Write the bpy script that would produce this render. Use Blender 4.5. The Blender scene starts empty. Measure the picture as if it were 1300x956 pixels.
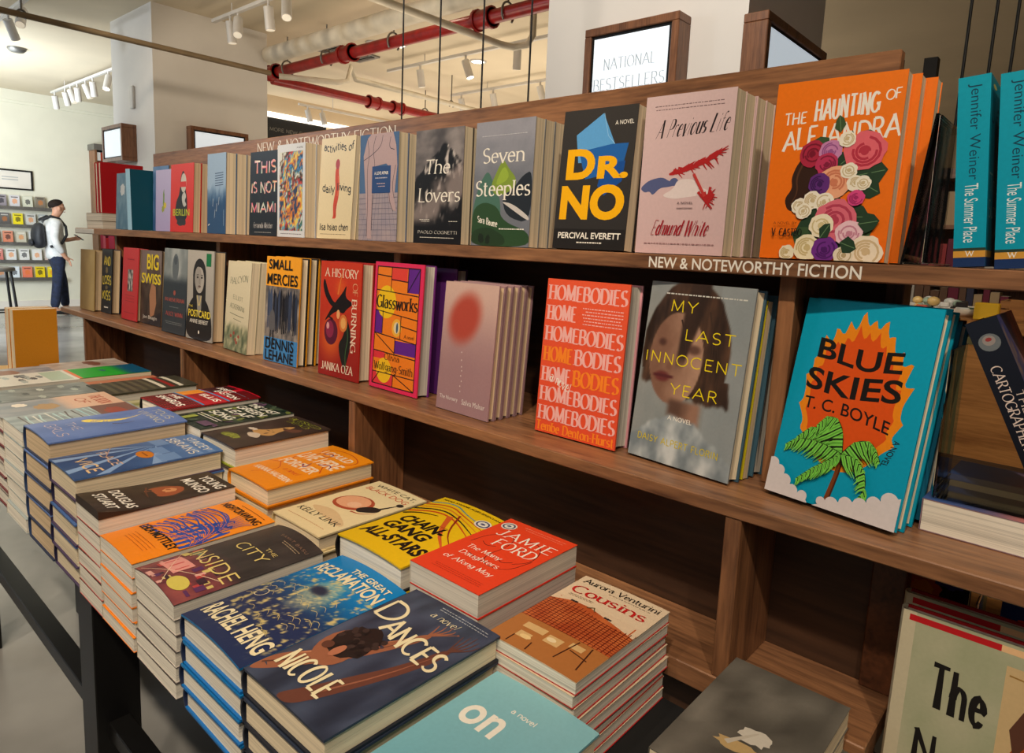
import bpy, math, random
from mathutils import Vector, Matrix, noise
R = random.Random(7)
SC = bpy.context.scene
COL = SC.collection
H0 = 1.38                      # height of the camera above the floor
PI = math.pi

# ------------------------------------------------------------------ colour
def lin1(c):
    c = max(0.0, min(1.0, c / 255.0))
    return c / 12.92 if c <= .04045 else ((c + .055) / 1.055) ** 2.4
def lin(c): return (lin1(c[0]), lin1(c[1]), lin1(c[2]), 1.0)
def mix(a, b, t):
    t = max(0, min(1, t)); return tuple(a[i] + (b[i] - a[i]) * t for i in range(3))
def nz(x, y, s=1.0, o=0.0): return noise.noise(Vector((x * s, y * s, o)))
def fb(x, y, s=4.0, o=0.0):
    return .6 * noise.noise(Vector((x * s, y * s, o))) + .3 * noise.noise(Vector((x * s * 2.1, y * s * 2.1, o + 5))) + .15 * noise.noise(Vector((x * s * 4.3, y * s * 4.3, o + 9)))
def sm(a, b, x):
    t = max(0, min(1, (x - a) / (b - a))); return t * t * (3 - 2 * t)

# ------------------------------------------------------------------ materials
def new_mat(name):
    m = bpy.data.materials.new(name); m.use_nodes = True
    nt = m.node_tree; b = nt.nodes['Principled BSDF']
    return m, nt, b
def plain(name, c, rough=.5, metal=0, spec=.5, bump=0, var=.06, scale=8, emit=None, es=0, trans=0, coat=0):
    m, nt, b = new_mat(name)
    L = nt.links
    tc = nt.nodes.new('ShaderNodeTexCoord'); n = nt.nodes.new('ShaderNodeTexNoise')
    n.inputs['Scale'].default_value = scale; n.inputs['Detail'].default_value = 4
    L.new(tc.outputs['Object'], n.inputs['Vector'])
    r = nt.nodes.new('ShaderNodeValToRGB')
    lo = tuple(max(0, v * (1 - var)) for v in c); hi = tuple(min(255, v * (1 + var)) for v in c)
    r.color_ramp.elements[0].color = lin(lo); r.color_ramp.elements[1].color = lin(hi)
    r.color_ramp.elements[0].position = .3; r.color_ramp.elements[1].position = .7
    L.new(n.outputs['Fac'], r.inputs['Fac']); L.new(r.outputs['Color'], b.inputs['Base Color'])
    b.inputs['Roughness'].default_value = rough; b.inputs['Metallic'].default_value = metal
    b.inputs['Specular IOR Level'].default_value = spec
    if coat: b.inputs['Coat Weight'].default_value = coat; b.inputs['Coat Roughness'].default_value = .15
    if bump:
        bp = nt.nodes.new('ShaderNodeBump'); bp.inputs['Strength'].default_value = bump; bp.inputs['Distance'].default_value = .01
        L.new(n.outputs['Fac'], bp.inputs['Height']); L.new(bp.outputs['Normal'], b.inputs['Normal'])
    if emit: b.inputs['Emission Color'].default_value = lin(emit); b.inputs['Emission Strength'].default_value = es
    if trans: b.inputs['Transmission Weight'].default_value = trans; b.inputs['IOR'].default_value = 1.46
    return m
def walnut(name, axis, dark, light, rough=.38, k=1.0):
    m, nt, b = new_mat(name); L = nt.links
    tc = nt.nodes.new('ShaderNodeTexCoord'); mp = nt.nodes.new('ShaderNodeMapping')
    s = {'x': (1.3, 26, 26), 'y': (26, 1.3, 26), 'z': (26, 26, 1.3)}[axis]
    mp.inputs['Scale'].default_value = tuple(v * k for v in s)
    n = nt.nodes.new('ShaderNodeTexNoise'); n.inputs['Scale'].default_value = 1.6; n.inputs['Detail'].default_value = 8
    n.inputs['Roughness'].default_value = .62; n.inputs['Distortion'].default_value = 1.4
    n2 = nt.nodes.new('ShaderNodeTexNoise'); n2.inputs['Scale'].default_value = .7; n2.inputs['Detail'].default_value = 2
    mp2 = nt.nodes.new('ShaderNodeMapping'); mp2.inputs['Scale'].default_value = tuple(v ** .75 * 4 * k for v in s)
    n3 = nt.nodes.new('ShaderNodeTexNoise'); n3.inputs['Scale'].default_value = 3.5; n3.inputs['Detail'].default_value = 3
    L.new(tc.outputs['Object'], mp.inputs['Vector']); L.new(mp.outputs['Vector'], n.inputs['Vector'])
    L.new(mp.outputs['Vector'], n2.inputs['Vector'])
    L.new(tc.outputs['Object'], mp2.inputs['Vector']); L.new(mp2.outputs['Vector'], n3.inputs['Vector'])
    ma = nt.nodes.new('ShaderNodeMath'); ma.operation = 'MULTIPLY_ADD'; ma.inputs[1].default_value = .45
    L.new(n2.outputs['Fac'], ma.inputs[0])
    mb = nt.nodes.new('ShaderNodeMath'); mb.operation = 'MULTIPLY_ADD'; mb.inputs[1].default_value = .4
    L.new(n3.outputs['Fac'], mb.inputs[0])
    mc = nt.nodes.new('ShaderNodeMath'); mc.operation = 'MULTIPLY'; mc.inputs[1].default_value = .55
    L.new(n.outputs['Fac'], mc.inputs[0]); L.new(mc.outputs[0], ma.inputs[2]); L.new(ma.outputs[0], mb.inputs[2])
    r = nt.nodes.new('ShaderNodeValToRGB'); e = r.color_ramp.elements
    e[0].position = .5; e[0].color = lin(dark); e[1].position = .92; e[1].color = lin(light)
    x = e.new(.68); x.color = lin(mix(dark, light, .55))
    L.new(mb.outputs[0], r.inputs['Fac']); L.new(r.outputs['Color'], b.inputs['Base Color'])
    b.inputs['Roughness'].default_value = rough
    bp = nt.nodes.new('ShaderNodeBump'); bp.inputs['Strength'].default_value = .15; bp.inputs['Distance'].default_value = .002
    L.new(n3.outputs['Fac'], bp.inputs['Height']); L.new(bp.outputs['Normal'], b.inputs['Normal'])
    return m
def art_mat(name, rough, coat):
    m, nt, b = new_mat(name); L = nt.links
    a = nt.nodes.new('ShaderNodeAttribute'); a.attribute_name = 'Col'
    tc = nt.nodes.new('ShaderNodeTexCoord'); n = nt.nodes.new('ShaderNodeTexNoise'); n.inputs['Scale'].default_value = 220
    n.inputs['Detail'].default_value = 2
    L.new(tc.outputs['Object'], n.inputs['Vector'])
    mr = nt.nodes.new('ShaderNodeMapRange'); mr.inputs['To Min'].default_value = .93; mr.inputs['To Max'].default_value = 1.07
    L.new(n.outputs['Fac'], mr.inputs['Value'])
    mx = nt.nodes.new('ShaderNodeVectorMath'); mx.operation = 'SCALE'
    L.new(a.outputs['Color'], mx.inputs[0]); L.new(mr.outputs['Result'], mx.inputs['Scale'])
    L.new(mx.outputs['Vector'], b.inputs['Base Color'])
    b.inputs['Roughness'].default_value = rough; b.inputs['Specular IOR Level'].default_value = .28
    b.inputs['Coat Weight'].default_value = coat; b.inputs['Coat Roughness'].default_value = .2
    return m
def page_mat(name, c):
    m, nt, b = new_mat(name); L = nt.links
    tc = nt.nodes.new('ShaderNodeTexCoord'); oi = nt.nodes.new('ShaderNodeObjectInfo')
    ad = nt.nodes.new('ShaderNodeVectorMath'); ad.operation = 'ADD'
    L.new(tc.outputs['Object'], ad.inputs[0]); L.new(oi.outputs['Random'], ad.inputs[1])
    fac = []
    for sy, det in ((1400, 1), (420, 2), (170, 1)):
        mp = nt.nodes.new('ShaderNodeMapping'); mp.inputs['Scale'].default_value = (2, sy, 2)
        n = nt.nodes.new('ShaderNodeTexNoise'); n.inputs['Scale'].default_value = 1; n.inputs['Detail'].default_value = det
        L.new(ad.outputs['Vector'], mp.inputs['Vector']); L.new(mp.outputs['Vector'], n.inputs['Vector']); fac.append(n)
    av = nt.nodes.new('ShaderNodeMath'); av.operation = 'ADD'; L.new(fac[0].outputs['Fac'], av.inputs[0]); L.new(fac[1].outputs['Fac'], av.inputs[1])
    aw = nt.nodes.new('ShaderNodeMath'); aw.operation = 'ADD'; L.new(av.outputs[0], aw.inputs[0]); L.new(fac[2].outputs['Fac'], aw.inputs[1])
    hf = nt.nodes.new('ShaderNodeMath'); hf.operation = 'MULTIPLY'; hf.inputs[1].default_value = .3334; L.new(aw.outputs[0], hf.inputs[0])
    r = nt.nodes.new('ShaderNodeValToRGB'); e = r.color_ramp.elements
    e[0].position = .36; e[0].color = lin(tuple(v * .80 for v in c)); e[1].position = .56; e[1].color = lin(c)
    L.new(hf.outputs[0], r.inputs['Fac'])
    L.new(r.outputs['Color'], b.inputs['Base Color']); b.inputs['Roughness'].default_value = .9; b.inputs['Specular IOR Level'].default_value = .1
    return m
def clear_mat(name):
    m, nt, b = new_mat(name); L = nt.links
    t = nt.nodes.new('ShaderNodeBsdfTransparent'); t.inputs['Color'].default_value = (.93, .95, .94, 1)
    g = nt.nodes.new('ShaderNodeBsdfGlossy'); g.inputs['Roughness'].default_value = .06
    fr = nt.nodes.new('ShaderNodeFresnel'); fr.inputs['IOR'].default_value = 1.5; x = nt.nodes.new('ShaderNodeMixShader')
    L.new(fr.outputs[0], x.inputs[0]); L.new(t.outputs[0], x.inputs[1]); L.new(g.outputs[0], x.inputs[2])
    L.new(x.outputs[0], nt.nodes['Material Output'].inputs['Surface']); nt.nodes.remove(b); return m
M = {}
M['gloss'] = art_mat('printed_gloss_paper', .42, .06)
M['matte'] = art_mat('printed_matte_paper', .6, .0)
M['page_cream'] = page_mat('cream_page_edges', (240, 222, 190))
M['page_white'] = page_mat('white_page_edges', (240, 232, 216))
M['page_grey'] = page_mat('grey_page_edges', (218, 210, 196))
M['page_tan'] = page_mat('tan_page_edges', (222, 196, 160))
M['wal_x'] = walnut('walnut_grain_lengthwise', 'x', (82, 53, 36), (176, 124, 84))
M['wal_z'] = walnut('walnut_grain_upright', 'z', (76, 48, 32), (164, 112, 74))
M['wal_y'] = walnut('walnut_grain_depthwise', 'y', (58, 32, 20), (112, 66, 40))
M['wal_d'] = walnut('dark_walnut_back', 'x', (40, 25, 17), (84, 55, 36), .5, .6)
M['wal_o'] = walnut('honey_wood', 'x', (132, 84, 40), (190, 132, 72), .45)
M['paint_w'] = plain('warm_white_paint', (224, 216, 204), .7, var=.02, scale=3)
M['column'] = plain('column_white_paint', (226, 221, 214), .65, var=.02, scale=2)
M['cream'] = plain('cream_wall_paint', (226, 222, 202), .7, var=.02, scale=2)
M['ceil'] = plain('ceiling_plaster', (214, 200, 174), .85, var=.025, scale=1.2)
M['tan'] = plain('tan_wall_paint', (206, 186, 156), .8, var=.03, scale=1.5)
M['floor'] = plain('polished_concrete', (142, 140, 136), .22, var=.16, scale=1.6, spec=.5)
M['red'] = plain('red_pipe_enamel', (150, 26, 24), .35, var=.12, scale=14)
M['pipe_w'] = plain('white_pipe_paint', (214, 204, 184), .5, var=.05)
M['fix'] = plain('light_fixture_white', (206, 202, 196), .4, var=.03)
M['metal'] = plain('grey_metal', (128, 126, 122), .4, .7)
M['bronze'] = plain('tan_conduit_metal', (140, 120, 92), .5, .3)
M['black'] = plain('black_metal', (22, 21, 21), .45, .4)
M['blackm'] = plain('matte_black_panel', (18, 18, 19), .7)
M['lamp'] = plain('lamp_lens', (255, 240, 215), .3, emit=(255, 236, 205), es=14)
M['screen'] = plain('lit_screen', (235, 240, 246), .3, emit=(226, 240, 250), es=.5, var=.01)
M['glow'] = plain('white_strip_glow', (240, 240, 238), .4, emit=(255, 250, 240), es=1.6, var=.01)
M['vinyl'] = plain('white_vinyl_lettering', (236, 230, 220), .6, var=.02)
M['acryl'] = clear_mat('clear_acrylic')
M['frame_w'] = walnut('walnut_frame', 'z', (84, 52, 34), (150, 100, 66), .4)
M['skin'] = plain('skin', (196, 144, 116), .55, var=.05, scale=20)
M['shirt'] = plain('pale_shirt_cloth', (206, 206, 204), .85, var=.07, scale=12, bump=.2)
M['jeans'] = plain('dark_blue_denim', (24, 34, 58), .85, var=.25, scale=22, bump=.2)
M['hair'] = plain('dark_brown_hair', (30, 21, 17), .75, var=.3, scale=60, spec=.2, bump=.4)
M['pack'] = plain('black_nylon', (26, 28, 34), .6, var=.2, scale=20, bump=.2)
M['shoe'] = plain('dark_shoe_leather', (30, 28, 28), .45)
M['green_w'] = plain('olive_board', (98, 92, 54), .6, var=.15, scale=5)
M['ceramic'] = plain('white_ceramic', (228, 220, 206), .25, var=.02)

# ------------------------------------------------------------------ objects
def add(name, data, mat=None, parent=None, loc=None, rot=None):
    o = bpy.data.objects.new(name, data); COL.objects.link(o)
    if mat is not None and data is not None and not data.materials:
        data.materials.append(mat)
    if parent: o.parent = parent
    if loc: o.location = loc
    if rot: o.rotation_euler = rot
    return o
def tag(o, label=None, cat=None, group=None, kind=None):
    if label: o['label'] = label
    if cat: o['category'] = cat
    if group: o['group'] = group
    if kind: o['kind'] = kind
    return o
def empty(name, loc=(0, 0, 0), rot=(0, 0, 0)):
    o = bpy.data.objects.new(name, None); COL.objects.link(o); o.location = loc; o.rotation_euler = rot
    o.empty_display_size = .05
    return o
class MB:
    """collects simple shapes into one mesh"""
    def __init__(s): s.V = []; s.F = []; s.S = []
    def raw(s, V, F, smooth=False):
        k = len(s.V); s.V += [tuple(v) for v in V]; s.F += [tuple(i + k for i in f) for f in F]; s.S += [smooth] * len(F); return s
    def box(s, x0, x1, y0, y1, z0, z1, b=0.0):
        if b <= 0:
            V = [(x, y, z) for z in (z0, z1) for y in (y0, y1) for x in (x0, x1)]
            return s.raw(V, [(0, 2, 3, 1), (4, 5, 7, 6), (0, 1, 5, 4), (2, 6, 7, 3), (0, 4, 6, 2), (1, 3, 7, 5)])
        b = min(b, (x1 - x0) / 2.01, (y1 - y0) / 2.01, (z1 - z0) / 2.01)
        X = (x0, x1); Y = (y0, y1); Z = (z0, z1); V = []; ix = {}
        for i in (0, 1):
            for j in (0, 1):
                for k in (0, 1):
                    sx, sy, sz = (b if i == 0 else -b), (b if j == 0 else -b), (b if k == 0 else -b)
                    for a in range(3):
                        ix[i, j, k, a] = len(V)
                        V.append((X[i] + (0 if a == 0 else sx), Y[j] + (0 if a == 1 else sy), Z[k] + (0 if a == 2 else sz)))
        F = []
        for a in range(3):
            for e in (0, 1):
                q = [(0, 0), (1, 0), (1, 1), (0, 1)]
                f = []
                for (u, v) in q:
                    t = [0, 0, 0]; t[a] = e; t[(a + 1) % 3] = u; t[(a + 2) % 3] = v
                    f.append(ix[t[0], t[1], t[2], a])
                F.append(f if e else f[::-1])
        for a in range(3):
            p, q = (a + 1) % 3, (a + 2) % 3
            for u in (0, 1):
                for v in (0, 1):
                    def id(e, w):
                        t = [0, 0, 0]; t[a] = e; t[p] = u; t[q] = v
                        return ix[t[0], t[1], t[2], w]
                    f = [id(0, p), id(1, p), id(1, q), id(0, q)]
                    F.append(f if (u == v) else f[::-1])
        for i in (0, 1):
            for j in (0, 1):
                for k in (0, 1):
                    f = [ix[i, j, k, 0], ix[i, j, k, 1], ix[i, j, k, 2]]
                    F.append(f if (i + j + k) % 2 == 1 else f[::-1])
        return s.raw(V, F)
    def tube(s, pts, r, n=12, cap=True):
        P = [Vector(p) for p in pts]; rr = r if isinstance(r, (list, tuple)) else [r] * len(P)
        V = []; F = []; up = None
        for i, p in enumerate(P):
            d = (P[min(i + 1, len(P) - 1)] - P[max(i - 1, 0)]).normalized()
            if up is None: up = Vector((0, 0, 1)) if abs(d.z) < .9 else Vector((1, 0, 0))
            a = d.cross(up).normalized(); b = a.cross(d).normalized(); up = b
            for k in range(n):
                t = 2 * PI * k / n; V.append(p + (a * math.cos(t) + b * math.sin(t)) * rr[i])
        for i in range(len(P) - 1):
            for k in range(n):
                F.append((i * n + k, i * n + (k + 1) % n, (i + 1) * n + (k + 1) % n, (i + 1) * n + k))
        s.raw(V, F, True)
        if cap:
            s.raw([V[k] for k in range(n)], [tuple(range(n))[::-1]]); s.raw([V[(len(P) - 1) * n + k] for k in range(n)], [tuple(range(n))])
        return s
    def ball(s, c, rx, ry=None, rz=None, nu=14, nv=9):
        ry = ry or rx; rz = rz or rx; V = []; F = []
        for j in range(nv + 1):
            t = PI * j / nv
            for k in range(nu):
                p = 2 * PI * k / nu
                V.append((c[0] + rx * math.sin(t) * math.cos(p), c[1] + ry * math.sin(t) * math.sin(p), c[2] + rz * math.cos(t)))
        for j in range(nv):
            for k in range(nu):
                F.append((j * nu + k, (j + 1) * nu + k, (j + 1) * nu + (k + 1) % nu, j * nu + (k + 1) % nu))
        return s.raw(V, F, True)
    def lathe(s, c, prof, n=24):
        V = []; F = []
        for (r, z) in prof:
            for k in range(n):
                t = 2 * PI * k / n; V.append((c[0] + r * math.cos(t), c[1] + r * math.sin(t), c[2] + z))
        for i in range(len(prof) - 1):
            for k in range(n):
                F.append((i * n + k, i * n + (k + 1) % n, (i + 1) * n + (k + 1) % n, (i + 1) * n + k))
        return s.raw(V, F, True)
    def mesh(s, name):
        me = bpy.data.meshes.new(name); me.from_pydata(s.V, [], s.F)
        me.polygons.foreach_set('use_smooth', s.S); me.update(); return me
    def build(s, name, mat, parent=None, loc=None, rot=None):
        return add(name, s.mesh(name), mat, parent, loc, rot)

# ------------------------------------------------------------------ lettering
def arc(cx, cy, rx, ry, a0, a1, n=10):
    return [(cx + rx * math.cos(math.radians(a0 + (a1 - a0) * i / n)), cy + ry * math.sin(math.radians(a0 + (a1 - a0) * i / n))) for i in range(n + 1)]
X = .66
def _glyphs():
    g = {}
    o = lambda cx, cy, rx, ry: arc(cx, cy, rx, ry, 90, 450, 22)
    g['A'] = (.78, [[(0, 0), (.39, 1), (.78, 0)], [(.15, .36), (.63, .36)]])
    g['B'] = (.62, [[(.08, 0), (.08, 1)], [(.08, 1), (.32, 1)] + arc(.32, .76, .22, .24, 90, -90) + [(.08, .52)], [(.08, .52), (.34, .52)] + arc(.34, .26, .27, .26, 90, -90) + [(.08, 0)]])
    g['C'] = (.72, [arc(.4, .5, .38, .5, 48, 312, 18)])
    g['D'] = (.74, [[(.08, 0), (.08, 1)], [(.08, 1), (.3, 1)] + arc(.3, .5, .42, .5, 90, -90, 16) + [(.08, 0)]])
    g['E'] = (.56, [[(.08, 0), (.08, 1)], [(.08, 1), (.54, 1)], [(.08, .52), (.46, .52)], [(.08, 0), (.56, 0)]])
    g['F'] = (.54, [[(.08, 0), (.08, 1)], [(.08, 1), (.54, 1)], [(.08, .52), (.46, .52)]])
    g['G'] = (.76, [arc(.4, .5, .38, .5, 48, 345, 18), [(.5, .44), (.74, .44), (.74, .06)]])
    g['H'] = (.72, [[(.08, 0), (.08, 1)], [(.64, 0), (.64, 1)], [(.08, .52), (.64, .52)]])
    g['I'] = (.22, [[(.11, 0), (.11, 1)]])
    g['J'] = (.44, [[(.34, 1), (.34, .22)] + arc(.18, .2, .16, .2, 0, -150, 10)])
    g['K'] = (.68, [[(.08, 0), (.08, 1)], [(.62, 1), (.08, .42)], [(.26, .6), (.66, 0)]])
    g['L'] = (.54, [[(.08, 1), (.08, 0)], [(.08, 0), (.54, 0)]])
    g['M'] = (.9, [[(.08, 0), (.12, 1), (.45, .12), (.78, 1), (.82, 0)]])
    g['N'] = (.74, [[(.08, 0), (.08, 1), (.66, 0), (.66, 1)]])
    g['O'] = (.8, [o(.4, .5, .38, .5)])
    g['P'] = (.58, [[(.08, 0), (.08, 1)], [(.08, 1), (.32, 1)] + arc(.32, .73, .25, .27, 90, -90) + [(.08, .46)]])
    g['Q'] = (.8, [o(.4, .5, .38, .5), [(.46, .2), (.8, -.14)]])
    g['R'] = (.64, [[(.08, 0), (.08, 1)], [(.08, 1), (.32, 1)] + arc(.32, .75, .23, .25, 90, -90) + [(.08, .5)], [(.32, .5), (.64, 0)]])
    g['S'] = (.56, [arc(.29, .745, .23, .255, 40, 245, 12) + arc(.28, .245, .25, .245, 65, -140, 12)])
    g['T'] = (.64, [[(.32, 0), (.32, 1)], [(0, 1), (.64, 1)]])
    g['U'] = (.7, [[(.08, 1), (.08, .3)] + arc(.35, .29, .27, .29, 180, 360, 12) + [(.62, 1)]])
    g['V'] = (.74, [[(0, 1), (.37, 0), (.74, 1)]])
    g['W'] = (1.04, [[(0, 1), (.27, 0), (.52, .9), (.77, 0), (1.04, 1)]])
    g['X'] = (.7, [[(0, 1), (.7, 0)], [(.68, 1), (.02, 0)]])
    g['Y'] = (.68, [[(0, 1), (.34, .48), (.68, 1)], [(.34, .48), (.34, 0)]])
    g['Z'] = (.62, [[(.02, 1), (.6, 1), (.02, 0), (.62, 0)]])
    ov = lambda: arc(.27, .33, .24, .33, 90, 450, 18)
    g['a'] = (.56, [arc(.25, .22, .2, .22, 60, 420, 14), arc(.26, .47, .2, .19, 150, 0, 8) + [(.46, .12), (.54, .02)]])
    g['b'] = (.58, [[(.07, 1), (.07, .0)], arc(.3, .33, .24, .33, 165, -165, 16)])
    g['c'] = (.5, [arc(.28, .33, .24, .33, 45, 315, 14)])
    g['d'] = (.6, [[(.52, 1), (.52, 0)], arc(.29, .33, .24, .33, 15, 345, 16)])
    g['e'] = (.54, [[(.06, .38), (.48, .38)] + arc(.28, .36, .21, .3, 5, 180, 8) + arc(.28, .33, .22, .33, 180, 320, 8)])
    g['f'] = (.38, [[(.14, 0), (.14, .8)] + arc(.28, .8, .14, .2, 180, 50, 7), [(.0, X), (.32, X)]])
    g['g'] = (.56, [arc(.27, .36, .22, .3, 20, 380, 16), [(.49, X), (.49, -.05)] + arc(.27, -.07, .22, .2, 0, -150, 9)])
    g['h'] = (.58, [[(.07, 0), (.07, 1)], [(.07, .4)] + arc(.29, .43, .22, .23, 170, 0, 9) + [(.51, 0)]])
    g['i'] = (.22, [[(.11, 0), (.11, X)], [(.11, .86), (.11, .95)]])
    g['j'] = (.26, [[(.16, X), (.16, -.1)] + arc(.02, -.1, .14, .17, 0, -110, 7), [(.16, .86), (.16, .95)]])
    g['k'] = (.54, [[(.07, 0), (.07, 1)], [(.46, X), (.07, .26)], [(.2, .4), (.52, 0)]])
    g['l'] = (.22, [[(.11, 0), (.11, 1)]])
    g['m'] = (.86, [[(.07, 0), (.07, X)], [(.07, .4)] + arc(.25, .44, .18, .22, 170, 0, 8) + [(.43, 0)], [(.43, .4)] + arc(.61, .44, .18, .22, 170, 0, 8) + [(.79, 0)]])
    g['n'] = (.58, [[(.07, 0), (.07, X)], [(.07, .4)] + arc(.29, .43, .22, .23, 170, 0, 9) + [(.51, 0)]])
    g['o'] = (.56, [arc(.28, .33, .25, .33, 90, 450, 20)])
    g['p'] = (.58, [[(.07, X), (.07, -.3)], arc(.3, .33, .24, .33, 165, -165, 16)])
    g['q'] = (.58, [[(.51, X), (.51, -.3)], arc(.28, .33, .24, .33, 15, 345, 16)])
    g['r'] = (.4, [[(.07, 0), (.07, X)], [(.07, .4)] + arc(.26, .44, .19, .22, 165, 50, 7)])
    g['s'] = (.44, [arc(.22, .49, .17, .17, 40, 245, 9) + arc(.21, .165, .19, .165, 65, -140, 9)])
    g['t'] = (.36, [[(.14, .88), (.14, .16)] + arc(.27, .16, .13, .16, 180, 300, 6), [(.0, X), (.32, X)]])
    g['u'] = (.58, [[(.07, X), (.07, .22)] + arc(.28, .22, .21, .22, 180, 350, 9), [(.51, X), (.51, 0)]])
    g['v'] = (.52, [[(0, X), (.26, 0), (.52, X)]])
    g['w'] = (.76, [[(0, X), (.2, 0), (.38, .58), (.56, 0), (.76, X)]])
    g['x'] = (.5, [[(0, X), (.5, 0)], [(.48, X), (.02, 0)]])
    g['y'] = (.52, [[(0, X), (.27, .02)], [(.52, X), (.2, -.22), (.06, -.28)]])
    g['z'] = (.46, [[(.02, X), (.44, X), (.02, 0), (.46, 0)]])
    g['.'] = (.2, [[(.1, 0), (.1, .07)]]); g[','] = (.2, [[(.12, .07), (.06, -.14)]])
    g['-'] = (.36, [[(.04, .4), (.32, .4)]]); g["'"] = (.16, [[(.08, 1), (.06, .78)]])
    g['&'] = (.78, [[(.74, 0), (.22, .7)] + arc(.34, .82, .15, .18, 200, -40, 10) + [(.16, .42)] + arc(.3, .24, .24, .24, 150, 320, 10) + [(.7, .52)]])
    g[' '] = (.34, [])
    return g
GLY = _glyphs()
SID = [0]
def strip(P, wfun, V, F):
    """a ribbon along a poly-line; corners sharper than 45 degrees are split"""
    segs = []; cur = [P[0]]
    for i in range(1, len(P)):
        cur.append(P[i])
        if i < len(P) - 1:
            a = Vector((P[i][0] - P[i - 1][0], P[i][1] - P[i - 1][1])); b = Vector((P[i + 1][0] - P[i][0], P[i + 1][1] - P[i][1]))
            if a.length > 1e-6 and b.length > 1e-6 and a.angle(b) > .8:
                segs.append(cur); cur = [P[i]]
    segs.append(cur)
    for si, S in enumerate(segs):
        S2 = [S[0]]
        for p in S[1:]:
            if (p[0] - S2[-1][0]) ** 2 + (p[1] - S2[-1][1]) ** 2 > 1e-9: S2.append(p)
        S = S2
        if len(S) < 2: continue
        SID[0] += 1; zk = SID[0] % 7
        k = len(V); n = len(S); closed = (abs(S[0][0] - S[-1][0]) + abs(S[0][1] - S[-1][1])) < 1e-6
        for i, p in enumerate(S):
            a = S[i - 1] if i else (S[-2] if closed else p); b = S[i + 1] if i < n - 1 else (S[1] if closed else p)
            d = Vector((b[0] - a[0], b[1] - a[1])); d.normalize()
            w = wfun(d, i / (n - 1)) / 2
            ex = 0
            if not closed and i == 0 and si > 0: ex = -w * .75
            if not closed and i == n - 1 and si < len(segs) - 1: ex = w * .75
            q = (p[0] + d.x * ex, p[1] + d.y * ex)
            V.append((q[0] - d.y * w, q[1] + d.x * w, zk)); V.append((q[0] + d.y * w, q[1] - d.x * w, zk))
        for i in range(n - 1):
            F.append((k + 2 * i, k + 2 * i + 1, k + 2 * i + 3, k + 2 * i + 2))
def stroke_text(t, style='serif', wt=.16, thin=.05, space=.08, hs=1.0):
    V = []; F = []; x = 0; rr = random.Random(len(t) * 31 + ord(t[0]))
    for ch in t:
        w, st = GLY.get(ch, GLY[' '])
        jx = jy = 0; js = 1
        if style == 'brush': jy = rr.uniform(-.05, .05); js = rr.uniform(.92, 1.08)
        for P in st:
            P = [((x + p[0]) * hs, p[1] * js + jy) for p in P]
            if style == 'serif':
                na = math.radians(18)
                wf = lambda d, f: thin + (wt - thin) * abs(math.sin(math.atan2(d.y, d.x) - na)) ** 1.3
            elif style == 'brush':
                wf = lambda d, f: wt * (.72 + .4 * abs(math.sin(math.atan2(d.y, d.x) + .5))) * (1.05 - .35 * f)
            elif style == 'script':
                wf = lambda d, f: thin + (wt - thin) * max(0, -d.y) ** 1.5
            else:
                wf = lambda d, f: wt
            strip(P, wf, V, F)
            if style == 'serif':
                for (e, q) in ((P[0], P[1]), (P[-1], P[-2])):
                    dx, dy = e[0] - q[0], e[1] - q[1]
                    if abs(dy) > abs(dx) * .8 and min(abs(e[1]), abs(e[1] - 1), abs(e[1] - X), abs(e[1] + .3)) < .02:
                        k = len(V); hw = wt * .95; sy = -1 if dy > 0 else 1
                        SID[0] += 1; zk = SID[0] % 7; V += [(e[0] - hw, e[1], zk), (e[0] + hw, e[1], zk), (e[0] + hw, e[1] + sy * thin * .9, zk), (e[0] - hw, e[1] + sy * thin * .9, zk)]
                        F.append((k, k + 1, k + 2, k + 3))
            elif style in ('sans', 'brush'):
                pass
        x += w * (js if style == 'brush' else 1) + space + (wt * .6 * (1 / hs - 1) if hs < 1 else 0)
    return V, F
_fc = {}
def font_text(t, off=0.0, space=1.0):
    key = (t, off, space)
    if key in _fc: return _fc[key]
    cu = bpy.data.curves.new('lettering_source', 'FONT'); cu.body = t; cu.offset = off; cu.space_character = space; cu.resolution_u = 5
    ob = bpy.data.objects.new('lettering_source', cu); COL.objects.link(ob)
    dg = bpy.context.evaluated_depsgraph_get(); ev = ob.evaluated_get(dg); me = ev.to_mesh()
    V = [(v.co.x, v.co.y) for v in me.vertices]; F = [tuple(p.vertices) for p in me.polygons]
    ev.to_mesh_clear(); bpy.data.objects.remove(ob); bpy.data.curves.remove(cu)
    _fc[key] = (V, F); return V, F
def letters(t, style='sans', wt=None, thin=.05, space=None, hs=1.0):
    if style == 'sans':
        return font_text(t, .0 if wt is None else wt, 1.0 if space is None else space)
    return stroke_text(t, style, .16 if wt is None else wt, thin, .08 if space is None else space, hs)

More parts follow.
